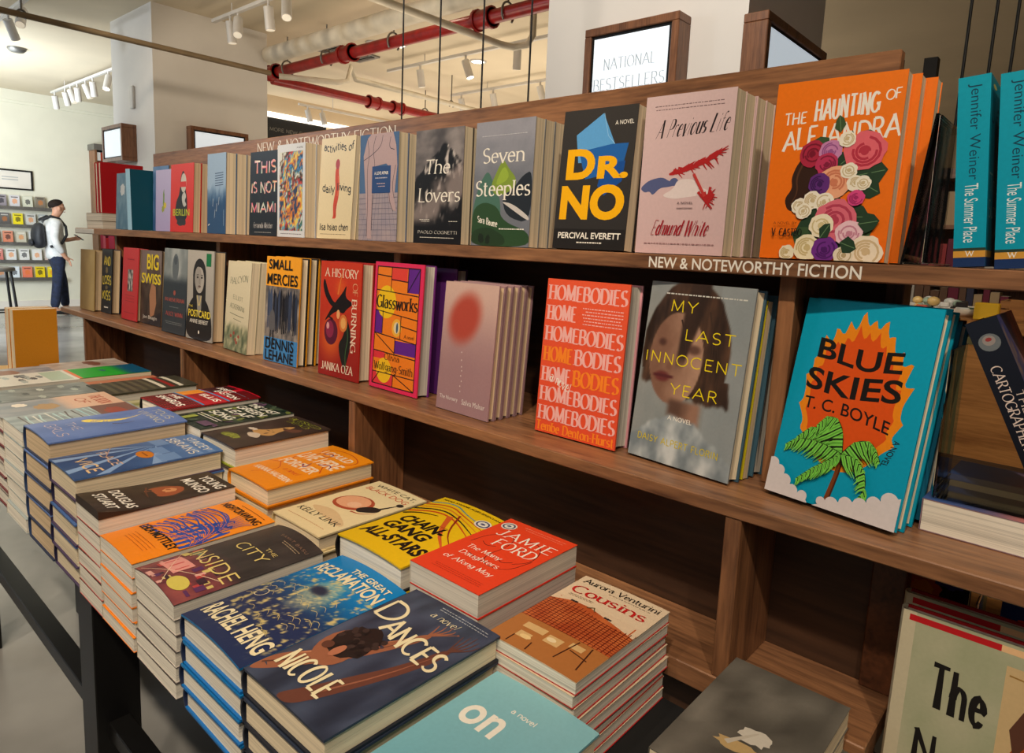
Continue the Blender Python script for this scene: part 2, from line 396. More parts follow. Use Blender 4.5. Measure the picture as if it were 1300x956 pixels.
# ------------------------------------------------------------------ printed covers
class Art:
    """flat print on a cover: u 0..1 across, v 0..1 up; every call lies a hair above the last"""
    def __init__(s, w, h): s.w = w; s.h = h; s.V = []; s.F = []; s.C = []; s.k = 0
    def _put(s, P, F, cols, Z=None):
        s.k += 1; y = -.00002 * s.k - .00002; b = len(s.V)
        s.V += [(p[0] * s.w, y - (.0000025 * Z[i] if Z else 0), p[1] * s.h) for i, p in enumerate(P)]
        for f in F: s.F.append(tuple(i + b for i in f)); s.C.append([cols[i] if isinstance(cols, list) else cols for i in f])
    def paint(s, fn, nx=24, ny=36, box=(0, 0, 1, 1)):
        u0, v0, u1, v1 = box; P = []; C = []
        for j in range(ny + 1):
            for i in range(nx + 1):
                u = u0 + (u1 - u0) * i / nx; v = v0 + (v1 - v0) * j / ny
                P.append((u, v)); C.append(lin(fn(u, v)))
        F = [(j * (nx + 1) + i, j * (nx + 1) + i + 1, (j + 1) * (nx + 1) + i + 1, (j + 1) * (nx + 1) + i) for j in range(ny) for i in range(nx)]
        s._put(P, F, C); return s
    def bg(s, c, c2=None, n=10): return s.paint((lambda u, v: mix(c, c2 or c, v)), n, int(n * 1.5))
    def poly(s, P, c): s._put(P, [tuple(range(len(P)))], lin(c)); return s
    def sp(s, P, c, n=2):
        for _ in range(n):
            Q = []
            for i in range(len(P)):
                a, b = P[i], P[(i + 1) % len(P)]; Q += [(a[0] * .78 + b[0] * .22, a[1] * .78 + b[1] * .22), (a[0] * .22 + b[0] * .78, a[1] * .22 + b[1] * .78)]
            P = Q
        return s.poly(P, c)
    def rect(s, u0, v0, u1, v1, c): return s.poly([(u0, v0), (u1, v0), (u1, v1), (u0, v1)], c)
    def ell(s, u, v, ru, rv, c, rot=0, n=20, jag=0, seed=0):
        P = []; a = math.radians(rot); asp = s.h / s.w
        for i in range(n):
            t = 2 * PI * i / n; k = 1 + jag * nz(math.cos(t) * 1.7, math.sin(t) * 1.7, 1.6, seed + u * 7)
            x, y = ru * k * math.cos(t), rv * asp * k * math.sin(t)
            P.append((u + x * math.cos(a) - y * math.sin(a), v + (x * math.sin(a) + y * math.cos(a)) / asp))
        return s.poly(P, c)
    def line(s, P, w, c, taper=False, smooth=0):
        asp = s.h / s.w; Q = [(p[0], p[1] * asp) for p in P]
        for _ in range(smooth):
            q = [Q[0]]
            for a, b in zip(Q, Q[1:]):
                q += [(a[0] * .75 + b[0] * .25, a[1] * .75 + b[1] * .25), (a[0] * .25 + b[0] * .75, a[1] * .25 + b[1] * .75)]
            Q = q + [Q[-1]]
        V = []; F = []
        strip(Q, (lambda d, f: w * (1 - .8 * f)) if taper else (lambda d, f: w), V, F)
        if F: s._put([(q[0], q[1] / asp) for q in V], F, lin(c), [q[2] for q in V])
        return s
    def text(s, t, box, c, style='sans', wt=None, thin=.05, space=None, shear=0, rot=0, warp=None):
        """lettering stretched into box = (u0, v0, u1, v1); rot 90 reads downwards"""
        V, F = letters(t, style, wt, thin, space)
        if not V: return s
        if style != 'sans':
            bw, bh = (box[2] - box[0]) * s.w, (box[3] - box[1]) * s.h
            if rot == 90: bw, bh = bh, bw
            for hs in (1.0, 1.0):
                nx = [p[0] for p in V]; ny = [p[1] for p in V]; hs2 = (bw / bh) / ((max(nx) - min(nx)) / (max(ny) - min(ny)))
                hs = hs2 if hs == 1.0 and not hasattr(s, '_h') else s._h * hs2; s._h = hs
                V, F = letters(t, style, wt, thin, space, hs)
            del s._h
        Z = [q[2] if len(q) > 2 else 0 for q in V]; V = [(q[0], q[1]) for q in V]
        if shear: V = [(x + y * shear, y) for x, y in V]
        xs = [p[0] for p in V]; ys = [p[1] for p in V]; x0, x1, y0, y1 = min(xs), max(xs), min(ys), max(ys)
        P = [((x - x0) / (x1 - x0), (y - y0) / max(1e-6, y1 - y0)) for x, y in V]
        if rot == 90: P = [(q, 1 - p) for p, q in P]
        u0, v0, u1, v1 = box
        P = [(u0 + (u1 - u0) * p, v0 + (v1 - v0) * q) for p, q in P]
        if warp: P = [warp(p, q) for p, q in P]
        cols = lin(c) if not callable(c) else [lin(c(p[0], p[1])) for p in P]
        s._put(P, F, cols, Z); return s
    def lines(s, box, n, c, w=.012, seed=1):
        """rows of print too small to read"""
        rr = random.Random(seed); u0, v0, u1, v1 = box
        for i in range(n):
            v = v1 - (v1 - v0) * (i + .5) / n; u = u0 + rr.uniform(0, .06)
            P = []; F = []
            while u < u1 - .02:
                l = rr.uniform(.012, .04); e = min(u1, u + l); k = len(P); hh = w * s.w / s.h / 2
                P += [(u, v - hh), (e, v - hh), (e, v + hh), (u, v + hh)]; F.append((k, k + 1, k + 2, k + 3)); u = e + .009
            s._put(P, F, lin(c))
        return s

# ------------------------------------------------------------------ books
def sheet(x0, x1, z0, z1, y0, y1, n, m, dy):
    """a board as a grid, its front (y0) and back (y1) pushed out by dy(u, v)"""
    V = []; F = []
    for s, yy in ((0, y0), (1, y1)):
        for j in range(m + 1):
            for i in range(n + 1):
                u = i / n; v = j / m
                V.append((x0 + (x1 - x0) * u, yy - (dy(u, v) if (dy and (s == 0 or dy.both)) else 0), z0 + (z1 - z0) * v))
    N = (n + 1) * (m + 1); ix = lambda s, i, j: s * N + j * (n + 1) + i
    for j in range(m):
        for i in range(n):
            F.append((ix(0, i, j), ix(0, i + 1, j), ix(0, i + 1, j + 1), ix(0, i, j + 1)))
            F.append((ix(1, i, j), ix(1, i, j + 1), ix(1, i + 1, j + 1), ix(1, i + 1, j)))
    for i in range(n):
        F.append((ix(0, i, 0), ix(1, i, 0), ix(1, i + 1, 0), ix(0, i + 1, 0)))
        F.append((ix(0, i, m), ix(0, i + 1, m), ix(1, i + 1, m), ix(1, i, m)))
    for j in range(m):
        F.append((ix(0, 0, j), ix(0, 0, j + 1), ix(1, 0, j + 1), ix(1, 0, j)))
        F.append((ix(0, n, j), ix(1, n, j), ix(1, n, j + 1), ix(0, n, j + 1)))
    return V, F
class Lift:
    def __init__(s, fn, both=True): s.fn = fn; s.both = both
    def __call__(s, u, v): return s.fn(u, v)
def set_col(me, cols):
    at = me.color_attributes.new('Col', 'FLOAT_COLOR', 'CORNER'); flat = []
    for c in cols:
        for q in c: flat += q
    at.data.foreach_set('color', flat)
def cover_mesh(name, w, h, t, hard, art=None, front=(200, 200, 200), spine=None, back=None, lift=None, spine_art=None):
    spine = spine or front; back = back or front
    bt = .0028 if hard else .0008
    V = []; F = []; C = []
    def put(v, f, c):
        k = len(V); V.extend(v); l = lin(c)
        for q in f: F.append(tuple(i + k for i in q)); C.append([l] * len(q))
    n, m = (8, 10) if lift else (1, 1)
    v, f = sheet(0, w, 0, h, 0, bt, n, m, lift); put(v, f, front)
    v, f = sheet(0, w, 0, h, t - bt, t, 1, 1, None); put(v, f, back)
    ns = 8; b = min(.007, t * .18) if hard else 0.0
    P = [(-b * math.sin(PI * i / ns), t * i / ns) for i in range(ns + 1)]
    v = []
    for z in (0, h):
        for dx in (0, bt):
            for p in P: v.append((p[0] + dx + (0 if hard else -.0001), p[1], z))
    f = []; q = ns + 1
    for i in range(ns):
        f.append((i, 2 * q + i, 2 * q + i + 1, i + 1)); f.append((q + i, q + i + 1, 3 * q + i + 1, 3 * q + i))
        f.append((i, i + 1, q + i + 1, q + i)); f.append((2 * q + i, 3 * q + i, 3 * q + i + 1, 2 * q + i + 1))
    put(v, f, spine)
    if spine_art:
        k = len(V)
        for (x, y, z) in spine_art.V:      # the spine print: u runs front to back edge reversed, v runs up
            yy = t * (1 - x / spine_art.w); V.append((-b * math.sin(PI * yy / t) - .0004 + y, yy, z))
        for fa, ca in zip(spine_art.F, spine_art.C): F.append(tuple(i + k for i in fa)); C.append(ca)
    if art:
        k = len(V); fx, fz = w / art.w, h / art.h; AF, AC = art.F, art.C
        AV = [(min(w, max(0, x * fx)), y, min(h, max(0, z * fz))) for x, y, z in art.V]
        if lift:
            me = bpy.data.meshes.new('tmp'); me.from_pydata(AV, [], AF); set_col(me, AC)
            import bmesh
            bm = bmesh.new(); bm.from_mesh(me); bmesh.ops.triangulate(bm, faces=[f for f in bm.faces if len(f.verts) > 4])
            for _ in range(3):
                E = [e for e in bm.edges if e.calc_length() > .022]
                if not E: break
                bmesh.ops.subdivide_edges(bm, edges=E, cuts=1)
                bmesh.ops.triangulate(bm, faces=[f for f in bm.faces if len(f.verts) > 4])
            ly = bm.loops.layers.float_color['Col']
            bm.verts.index_update()
            AV = [(q.co.x, q.co.y - lift(q.co.x / w, q.co.z / h), q.co.z) for q in bm.verts]
            AF = [tuple(x.index for x in q.verts) for q in bm.faces]; AC = [[tuple(l[ly]) for l in q.loops] for q in bm.faces]
            bm.free(); bpy.data.meshes.remove(me)
        V.extend(AV)
        for fa, ca in zip(AF, AC): F.append(tuple(i + k for i in fa)); C.append(ca)
    me = bpy.data.meshes.new(name); me.from_pydata(V, [], F); set_col(me, C); me.update(); return me
def pages_mesh(name, w, h, t, hard, lift=None):
    bt = .0030 if hard else .0009
    x0, x1 = (.002, w - .0035) if hard else (.0012, w - .0012)
    z0, z1 = (.0032, h - .0032) if hard else (.0006, h - .0006)
    if lift and lift.both:
        v, f = sheet(x0, x1, z0, z1, bt, t - bt, 8, 10, Lift(lift.fn, False)); me = bpy.data.meshes.new(name); me.from_pydata(v, [], f); me.update(); return me
    n = 6; V = []; F = []; d = .003 if hard else .0
    P = [(x0, t - bt), (x0, bt)] + [(x1 - d * math.sin(PI * i / n), bt + (t - 2 * bt) * i / n) for i in range(n + 1)]
    k = len(P)
    for z in (z0, z1): V += [(p[0], p[1], z) for p in P]
    for i in range(k): F.append((i, (i + 1) % k, k + (i + 1) % k, k + i))
    F.append(tuple(range(k))[::-1]); F.append(tuple(range(k, 2 * k)))
    me = bpy.data.meshes.new(name); me.from_pydata(V, [], F); me.update(); return me
class Book:
    """one edition: its meshes are shared by all its copies"""
    def __init__(s, kind, w, h, t, front, art=None, spine=None, back=None, page='page_cream', mat='gloss', lift=None, spine_art=None, pages=True):
        s.kind = kind; s.w, s.h, s.t = w, h, t; s.hard = kind.startswith('hard'); s.page = page; s.mat = mat
        s.cov = cover_mesh('cover', w, h, t, s.hard, art, front, spine, back, lift, spine_art); s.cov.materials.append(M[mat])
        s.plain_cov = s.cov if art is None and lift is None else cover_mesh('cover', w, h, t, s.hard, None, front, spine, back, None, spine_art)
        if not s.plain_cov.materials: s.plain_cov.materials.append(M[mat])
        s.pg = pages_mesh('page_block', w, h, t, s.hard, lift); s.pg.materials.append(M[page])
        s.plain_pg = s.pg if lift is None else pages_mesh('page_block', w, h, t, s.hard)
        if not s.plain_pg.materials: s.plain_pg.materials.append(M[page])
    def copy(s, label, group, loc, rot, top=True, cat='book'):
        e = empty('hardcover_book' if s.hard else 'paperback_book', loc, rot); tag(e, label, cat, group)
        add('cover', s.cov if top else s.plain_cov, None, e); add('page_block', s.pg if top else s.plain_pg, None, e)
        return e
ORD = ['topmost', 'second', 'third', 'fourth', 'fifth', 'sixth', 'seventh', 'eighth', 'ninth', 'tenth']
TABLE = H0 - .61
def stack(B, desc, short, x0, y0, n, ztop=None, rot=0, jit=.003, seed=0, base=TABLE):
    """a pile lying flat, its lowest book on the base; front left corner at x0, y0"""
    rr = random.Random(seed * 13 + int(abs(x0) * 1000))
    for i in range(n):
        z = base + B.t * (n - i) + .0004 * (n - i)
        dx = rr.uniform(-jit, jit) if i else 0; dy = rr.uniform(-jit, jit) if i else 0; a = rot + (rr.uniform(-.012, .012) if i else 0)
        lab = desc if i == 0 else '%s copy down in the pile under the %s' % (ORD[i], short)
        B.copy(lab, 'books in the pile under the %s' % short, (x0 + dx, y0 + dy, z), (-PI / 2, 0, a), i == 0)
def faced(B, desc, short, x0, y0, z0, n=1, tilt=4, dx=.0, yaw=0, gap=.0012, jit=.0):
    rr = random.Random(int(abs(x0) * 977)); a = math.radians(tilt)
    for i in range(n):
        lab = desc if i == 0 else ('copy right behind the %s' % short if i == 1 else '%s copy back in the row behind the %s' % (ORD[i], short))
        B.copy(lab, 'copies of the %s' % short, (x0 + dx * i + (rr.uniform(-jit, jit) if i else 0), y0 + i * (B.t + gap) / math.cos(a), z0 + (B.t + .0005) * math.sin(a) + .0003), (-a, 0, math.radians(yaw)), i == 0)

# ------------------------------------------------------------------ what is printed on each cover
K = (24, 20, 18); W = (240, 234, 222)
ART = {}
def art(key, w, h):
    a = Art(w, h); ART[key] = a; return a
# --- turquoise with a palm before a flame
a = art('palm', .163, .258); a.bg((0, 150, 184), (0, 160, 192))
def cloud(side):
    P = [(0, 0)]
    if side == 'l':
        a.poly([(0, 0), (.36, 0), (.34, .02), (.25, .035), (.16, .085), (.09, .12), (.07, .155), (0, .17)], (214, 205, 205))
        for u, v, r in ((.03, .145, .045), (.09, .115, .045), (.15, .075, .05), (.22, .035, .05), (.31, .012, .04)): a.ell(u, max(v, .028), r, r * .62, (214, 205, 205))
    else:
        a.poly([(.4, 0), (1, 0), (1, .15), (.93, .13), (.86, .11), (.78, .08), (.7, .075), (.6, .055), (.5, .03)], (214, 205, 205))
        for u, v, r in ((.93, .125, .06), (.83, .095, .05), (.74, .07, .05), (.64, .055, .05), (.54, .035, .05), (.46, .02, .035)): a.ell(u, max(v, .03), r, r * .62, (214, 205, 205))
def flame(cx, cy, ru, rv, c, n, seed, amp):
    rr = random.Random(seed); P = []
    for i in range(n):
        t = 2 * PI * i / n + .1; dt = 2 * PI / n
        for f, k in ((0, rr.uniform(.93, .98)), (.45, 1.0), (.72, 1 + amp * rr.uniform(.55, 1.2) * (1 if math.sin(t) > -.3 else .4)), (.8, 1.0)):
            q = t + dt * (f if math.cos(t) < 0 or f < .5 else 1 - f + .3); e = 1 + .1 * max(0, math.sin(q))
            P.append((min(.985, max(.02, cx + ru * k * math.cos(q))), min(.965, cy + rv * k * e * math.sin(q) + (.035 if f == .72 else 0))))
    a.poly(P, c)
def smooth_flame(cx, cy, ru, rv, c, tips, seed):
    """outline with upward licking tips: (angle in degrees, height) pairs"""
    P = []; rr = random.Random(seed); N = 120
    for i in range(N):
        t = 360 * i / N; k = 1.0; up = 0
        for (ta, h) in tips:
            d = (t - ta + 180) % 360 - 180; w = 9.0
            if abs(d) < w: g = (1 - abs(d) / w) ** 1.6; k += h * g; up += h * .22 * g
        r = math.radians(t); P.append((min(.985, max(.02, cx + ru * k * math.cos(r))), min(.965, max(.1, cy + rv * k * math.sin(r) + up))))
    a.poly(P, c)
TIPS = [(12, .16), (28, .2), (42, .1), (58, .12), (70, .2), (82, .15), (94, .22), (108, .12), (122, .14), (136, .17), (152, .08), (168, .08), (192, .1), (212, .12), (330, .16), (348, .1)]
smooth_flame(.5, .52, .365, .335, (236, 136, 18), TIPS, 3); smooth_flame(.495, .51, .315, .29, (222, 82, 18), [(q + 2, h * .8) for q, h in TIPS], 4)
a.text('BLUE', (.17, .69, .81, .79), K, 'sans', .02, warp=lambda p, q: (p, q + .012 * math.sin(p * 9) - .03 * p + .01)); a.text('SKIES', (.13, .54, .84, .65), K, 'sans', .02, warp=lambda p, q: (p, q + .01 * math.sin(p * 8 + 1)))
a.text('T. C. BOYLE', (.15, .43, .81, .49), K, 'sans', .01, warp=lambda p, q: (p, q + .02 - .16 * max(0, p - .4) ** 1.4))
a.text('A NOVEL', (.86, .265, .905, .39), K, 'sans', .01, rot=90, warp=lambda p, q: (p - .5 * (.39 - q), q))
a.line([(.47, .02), (.5, .12), (.52, .2), (.525, .27)], .034, (120, 60, 22), smooth=2); a.line([(.49, .02), (.515, .12), (.535, .2), (.53, .27)], .012, (70, 34, 14), smooth=2)
def frond(P, w, seed=0):
    rr = random.Random(seed)
    a.line(P, .012, (28, 40, 14), smooth=2)
    n = len(P)
    for i in range(46):
        f = i / 45 * (n - 1); k = min(n - 2, int(f)); t = f - k
        u, v = P[k][0] + (P[k + 1][0] - P[k][0]) * t, P[k][1] + (P[k + 1][1] - P[k][1]) * t
        dx, dy = P[k + 1][0] - P[k][0], P[k + 1][1] - P[k][1]; l = math.hypot(dx, dy) or 1
        nx, ny = -dy / l, dx / l
        if ny > 0: nx, ny = -nx, -ny
        g = (26, 38, 14) if i % 4 == 0 else ((124, 206, 78) if i % 2 else (96, 172, 58))
        ln = w * (.5 + .5 * math.sin(PI * min(1, i / 45 + .15))) * rr.uniform(.7, 1.2)
        a.line([(u, v), (u + nx * ln * .6 + dx / l * ln * .3, v + ny * ln * .5), (u + nx * ln + dx / l * ln * .8, v + ny * ln * .8 - .01)], .019, g, taper=True)
frond([(.525, .27), (.44, .33), (.34, .37), (.25, .36), (.16, .3)], .11, 1)
frond([(.525, .27), (.5, .37), (.44, .43), (.36, .43), (.3, .38)], .13, 2)
frond([(.525, .27), (.42, .29), (.3, .3), (.16, .29), (.09, .25)], .09, 3)
frond([(.525, .27), (.6, .34), (.7, .36), (.76, .33), (.8, .28)], .1, 4)
frond([(.525, .27), (.64, .27), (.72, .22), (.75, .14), (.7, .08)], .11, 5)
frond([(.525, .27), (.44, .22), (.34, .17), (.24, .1)], .09, 6)
cloud('l'); cloud('r')
# --- painted portrait, yellow capitals
a = art('portrait', .168, .262)
def f(u, v):
    c = mix((128, 134, 134), (150, 152, 150), fb(u, v, 3, 1) + .5)
    if u > .7: c = mix(c, (150, 158, 162), .4)
    hair = (46, 33, 27); x = (u - .43) / .43; y = (v - .62) / .4
    hc = mix(hair, (98, 68, 50), .35 + fb(u, v * .5, 9, 3) + .5 * fb(u * 2.2, v * .4, 11, 6))
    d = x * x + y * y + .1 * fb(u, v, 6, 2)
    if v > .5: c = mix(c, hc, sm(1.03, .95, d))
    else:
        hb = (.37 + .05 * fb(u, 1, 12)) if u > .5 else (.43 + .04 * fb(u, 2, 12))
        ed = .88 + .22 * (.5 - v) + .03 * fb(1, v, 9)
        c = mix(c, hc, sm(hb - .015, hb + .015, v) * sm(ed + .015, ed - .015, u) * sm(-.02, .02, u - .03))
    fx = (u - .35) / .27; fy = (v - .585) / .26; d = fx * fx + fy * fy + .06 * fb(u, v, 5, 7)
    sk = mix((126, 90, 72), (186, 148, 124), sm(.16, .56, u) * .8 + .4 * fb(u, v, 7, 4))
    c = mix(c, sk, sm(1.0, .92, d))
    st = abs((u - .46) - (.8 - v) * -.25) - .035 - .05 * sm(.55, .9, v)
    c = mix(c, mix(hair, (70, 48, 38), .4 + fb(u, v, 8, 5)), sm(.03, -.01, st) * sm(.5, .62, v))
    c = mix(c, (70, 42, 36), sm(.07, .02, math.hypot((u - .2) * 1.2, (v - .665) * 2.2)) * .8)
    c = mix(c, (66, 40, 34), sm(.09, .03, math.hypot((u - .52) * 1.0, (v - .645) * 2.4)) * .7)
    c = mix(c, (116, 78, 62), sm(.05, .01, math.hypot((u - .3), (v - .54) * 1.2)) * .6)
    c = mix(c, (104, 48, 46), sm(.1, .05, math.hypot((u - .24) * 1.0, (v - .475) * 2.6)))
    c = mix(c, (84, 36, 38), sm(.012, .004, abs(v - .478)) * sm(.12, .08, abs(u - .25)))
    nk = sm(.05, -.02, abs(u - .5) - .14) * sm(.38, .34, v) * sm(.2, .24, v)
    c = mix(c, mix((92, 66, 54), (150, 112, 92), sm(.4, .62, u) + .3 * fb(u, v, 8, 8)), nk)
    sh = .28 - .5 * abs(u - .45) ** 1.5 + .05 * fb(u, v, 6, 9)
    c = mix(c, mix((118, 128, 134), (196, 200, 200), fb(u, v, 6, 6) * 1.3 + .42), sm(-.015, .015, sh - v))
    return c
a.paint(f, 78, 118)
for u0, v0, u1, v1, cc in ((.36, .8, .44, .62, (60, 42, 34)), (.62, .86, .7, .6, (64, 46, 36)), (.72, .7, .78, .45, (58, 42, 34))): a.line([(u0, v0), ((u0 + u1) / 2 + .02, (v0 + v1) / 2), (u1, v1)], .018, cc, True, 2)
a.lines((.16, .925, .95, .95), 1, (206, 204, 196), .011)
Y = (236, 212, 22)
a.text('MY', (.24, .84, .5, .905), Y, 'mono', .1, space=.2); a.text('LAST', (.42, .69, .88, .755), Y, 'mono', .1, space=.2)
a.text('INNOCENT', (.05, .545, .97, .61), Y, 'mono', .1, space=.2); a.text('YEAR', (.34, .385, .8, .45), Y, 'mono', .1, space=.2)
a.text('A NOVEL', (.36, .245, .6, .27), W, 'sans', 0); a.text('DAISY ALPERT FLORIN', (.08, .1, .88, .14), (206, 186, 40), 'mono', .13, space=.16)
# --- orange red, one word repeated
a = art('repeat', .158, .252); a.bg((226, 78, 46), (232, 88, 54)); PK = (240, 178, 172); OR = (246, 134, 40)
rows = [.97, .84, .705, .572, .44, .312, .187]
for i, top in enumerate(rows):
    b = top - .106
    if i == 1:
        a.text('HOME', (.015, b, .395, top), PK, 'serif', .21, .05, .1); a.lines((.46, b - .012, .95, top), 6, PK, .01, 4)
    elif i == 3:
        a.text('HOME', (.015, b, .395, top), OR, 'serif', .21, .05, .1); a.text('BODIES', (.415, b, .985, top), PK, 'serif', .21, .05, .1)
    elif i == 4:
        a.text('HOME', (.015, b, .395, top), PK, 'serif', .21, .05, .1); a.text('BODIES', (.415, b, .985, top), OR, 'serif', .21, .05, .1)
    else: a.text('HOMEBODIES', (.015, b, .985, top), PK, 'serif', .21, .05, .1)
a.text('a novel', (.14, .34, .42, .41), W, 'script', .12, .06, shear=.25, warp=lambda p, q: (p, q - .25 * (p - .16)))
a.text('Tembe Denton-Hurst', (.02, .01, .98, .075), OR, 'serif', .2, .06)
# --- mauve with a soft red disc
a = art('mauve', .143, .238)
def f(u, v):
    c = mix((158, 122, 126), (206, 172, 160), sm(.3, 1.0, v) + .1 * fb(u, v, 3))
    d = math.hypot((u - .42) / .34, (v - .73 - .14 * (u - .42)) / .215); return mix(c, (176, 66, 50), sm(1.15, .55, d) * .95)
a.paint(f, 30, 46)
for i, (u, v) in enumerate(((.42, .47), (.43, .41), (.44, .36), (.45, .33), (.44, .29), (.46, .25), (.44, .21), (.45, .17))): a.ell(u, v, .009, .006, (216, 196, 190))
a.text('The Nursery', (.06, .075, .42, .115), (226, 214, 208), 'sans', 0); a.text('Szilvia Molnar', (.5, .075, .93, .115), (226, 214, 208), 'sans', 0)
# --- orange and purple leaded panels, pink border
a = art('panels', .158, .262); a.bg((226, 44, 92), (226, 44, 92)); O1 = (240, 128, 30)
a.rect(.06, .035, .93, .965, O1)
for r, c in (((.06, .24, .3, .3), (222, 52, 60)), ((.36, .86, .68, .965), (226, 66, 54)), ((.7, .78, .93, .965), (98, 34, 140)), ((.06, .44, .22, .62), (98, 34, 140)), ((.5, .3, .93, .4), (98, 34, 140)), ((.06, .035, .5, .13), (224, 56, 62))): a.rect(*r, c)
a.ell(.28, .69, .2, .13, (242, 196, 24)); a.ell(.3, .15, .16, .1, (242, 190, 30)); a.ell(.52, .5, .1, .07, (240, 178, 60)); a.ell(.52, .5, .06, .045, (226, 210, 170)); a.ell(.53, .5, .022, .04, (70, 90, 110))
for P in ([(.06, .78), (.93, .76)], [(.06, .62), (.93, .58)], [(.06, .44), (.93, .4)], [(.06, .3), (.93, .28)], [(.06, .13), (.93, .13)], [(.36, .965), (.36, .78)], [(.7, .965), (.7, .78)], [(.7, .78), (.93, .965)], [(.22, .62), (.22, .44)], [(.6, .6), (.6, .42)], [(.6, .52), (.93, .5)], [(.06, .44), (.5, .3)], [(.5, .42), (.5, .28)], [(.36, .87), (.7, .86)], [(.06, .9), (.36, .89)], [(.5, .13), (.93, .035)], [(.06, .035), (.2, .13)], [(.5, .13), (.5, .035)]): a.line(P, .012, K)
for P in ([(.06, .035), (.06, .965), (.93, .965), (.93, .035), (.06, .035)],): a.line(P, .012, K)
a.text('Glassworks', (.07, .635, .92, .745), K, 'serif', .17, .05); a.text('A novel', (.68, .43, .88, .46), K, 'serif', .12)
a.text('Olivia', (.3, .235, .62, .29), K, 'serif', .13); a.text('Wolfgang-Smith', (.08, .135, .9, .215), K, 'serif', .13)
# --- red with dark plant forms
a = art('burning', .15, .256)
a.paint(lambda u, v: mix(mix((150, 30, 24), (206, 58, 30), sm(0, .9, v)), (238, 122, 40), .75 * sm(.42, .0, math.hypot((u - .3) * 1.0, (v - .34) * 1.4)) + .5 * sm(.2, 0, math.hypot(u - .5, (v - .78) * 1.6))), 24, 36)
D = (24, 14, 16)
a.sp([(.1, .86), (.2, .74), (.32, .66), (.42, .64), (.4, .6), (.26, .62), (.12, .7), (.06, .8)], D)
a.sp([(.4, .66), (.56, .74), (.66, .82), (.62, .7), (.84, .66), (.66, .6), (.6, .56), (.44, .58), (.3, .54), (.1, .46), (.3, .6)], D)
a.sp([(.62, .58), (.76, .46), (.8, .34), (.76, .22), (.68, .1), (.72, .04), (.6, .12), (.52, .22), (.5, .3), (.6, .36), (.66, .46)], (26, 24, 20)); a.line([(.66, .5), (.74, .36), (.66, .22), (.7, .08)], .012, (70, 110, 60), smooth=2)
a.ell(.3, .39, .17, .115, (88, 22, 50)); a.ell(.27, .41, .1, .075, (140, 40, 74)); a.ell(.22, .44, .035, .03, (224, 160, 160)); a.line([(.24, .52), (.34, .5)], .03, D)
a.ell(.6, .48, .1, .075, (216, 120, 56)); a.ell(.6, .48, .06, .05, (232, 170, 96)); a.line([(.45, .72), (.5, .84), (.55, .92)], .04, (226, 120, 50), True, 2); a.ell(.47, .55, .04, .04, (236, 170, 110))
for t, b in (('A HISTORY', (.1, .865, .93, .945)), ('JANIKA OZA', (.08, .045, .88, .125))): a.text(t, b, (236, 214, 190), 'serif', .16)
a.text('OF', (.8, .72, .92, .83), (222, 150, 110), 'serif', .16, rot=90); a.text('BURNING', (.78, .24, .92, .7), (236, 210, 186), 'serif', .2, rot=90)
# --- orange, grey crowd, blue
a = art('crowd', .15, .257); a.rect(0, 0, 1, 1, (238, 160, 34))
a.paint(lambda u, v: mix((58, 56, 60), (168, 156, 146), .5 + fb(u, v, 9, 4) + .25 * (.55 - v)), 24, 24, (0, .2, 1, .72)); a.rect(0, 0, 1, .23, (64, 128, 186))
rr = random.Random(5)
for i in range(16):
    u = .1 + .9 * i / 16 + rr.uniform(-.02, .02); v = .5 + rr.uniform(-.03, .03); c = mix((22, 20, 26), (64, 78, 108), rr.random())
    a.poly([(u - .03, v - .08), (u + .03, v - .08), (u + .035, v + .12), (u, v + .19), (u - .035, v + .12)], c); a.line([(u - .012, v - .06), (u - .02, v - .2)], .022, c); a.line([(u + .014, v - .06), (u + .024, v - .19)], .022, c)
a.ell(.24, .38, .09, .12, (90, 88, 92), n=14); a.line([(.2, .3), (.18, .16)], .03, (40, 38, 40)); a.line([(.27, .3), (.29, .16)], .03, (40, 38, 40))
for t, b in (('SMALL', (.08, .88, .78, .975)), ('MERCIES', (.04, .735, .94, .84)), ('DENNIS', (.06, .12, .9, .225)), ('LEHANE', (.06, .012, .9, .11))): a.text(t, b, K, 'sans', .02)
# --- cream with a low painted landscape
a = art('landscape', .15, .236)
def f(u, v):
    c = mix((196, 186, 158), (214, 202, 172), v)
    return mix(mix((70, 84, 62), (196, 186, 150), fb(u, v, 8, 3) * 1.3 + .4 + .8 * (v - .1)), c, sm(.24, .34, v + .05 * fb(u, 1, 4)))
a.paint(f, 24, 40)
for u, v in ((.3, .16), (.5, .13), (.42, .2), (.62, .17), (.55, .1)): a.ell(u, v, .04, .02, (150, 70, 56))
G = (84, 92, 76)
a.text('HALCYON', (.14, .76, .88, .84), G, 'serif', .13, warp=lambda p, q: (p, q - .02 * math.sin(p * 6))); a.text('ELLIOT', (.3, .57, .72, .62), G, 'serif', .12, warp=lambda p, q: (p, q - .05 * (p - .5))); a.text('ACKERMAN', (.18, .46, .8, .52), G, 'serif', .12, warp=lambda p, q: (p, q - .05 * (p - .5))); a.line([(.2, .42), (.5, .4), (.8, .39)], .01, G, smooth=2); a.line([(.36, .36), (.7, .34)], .008, G)
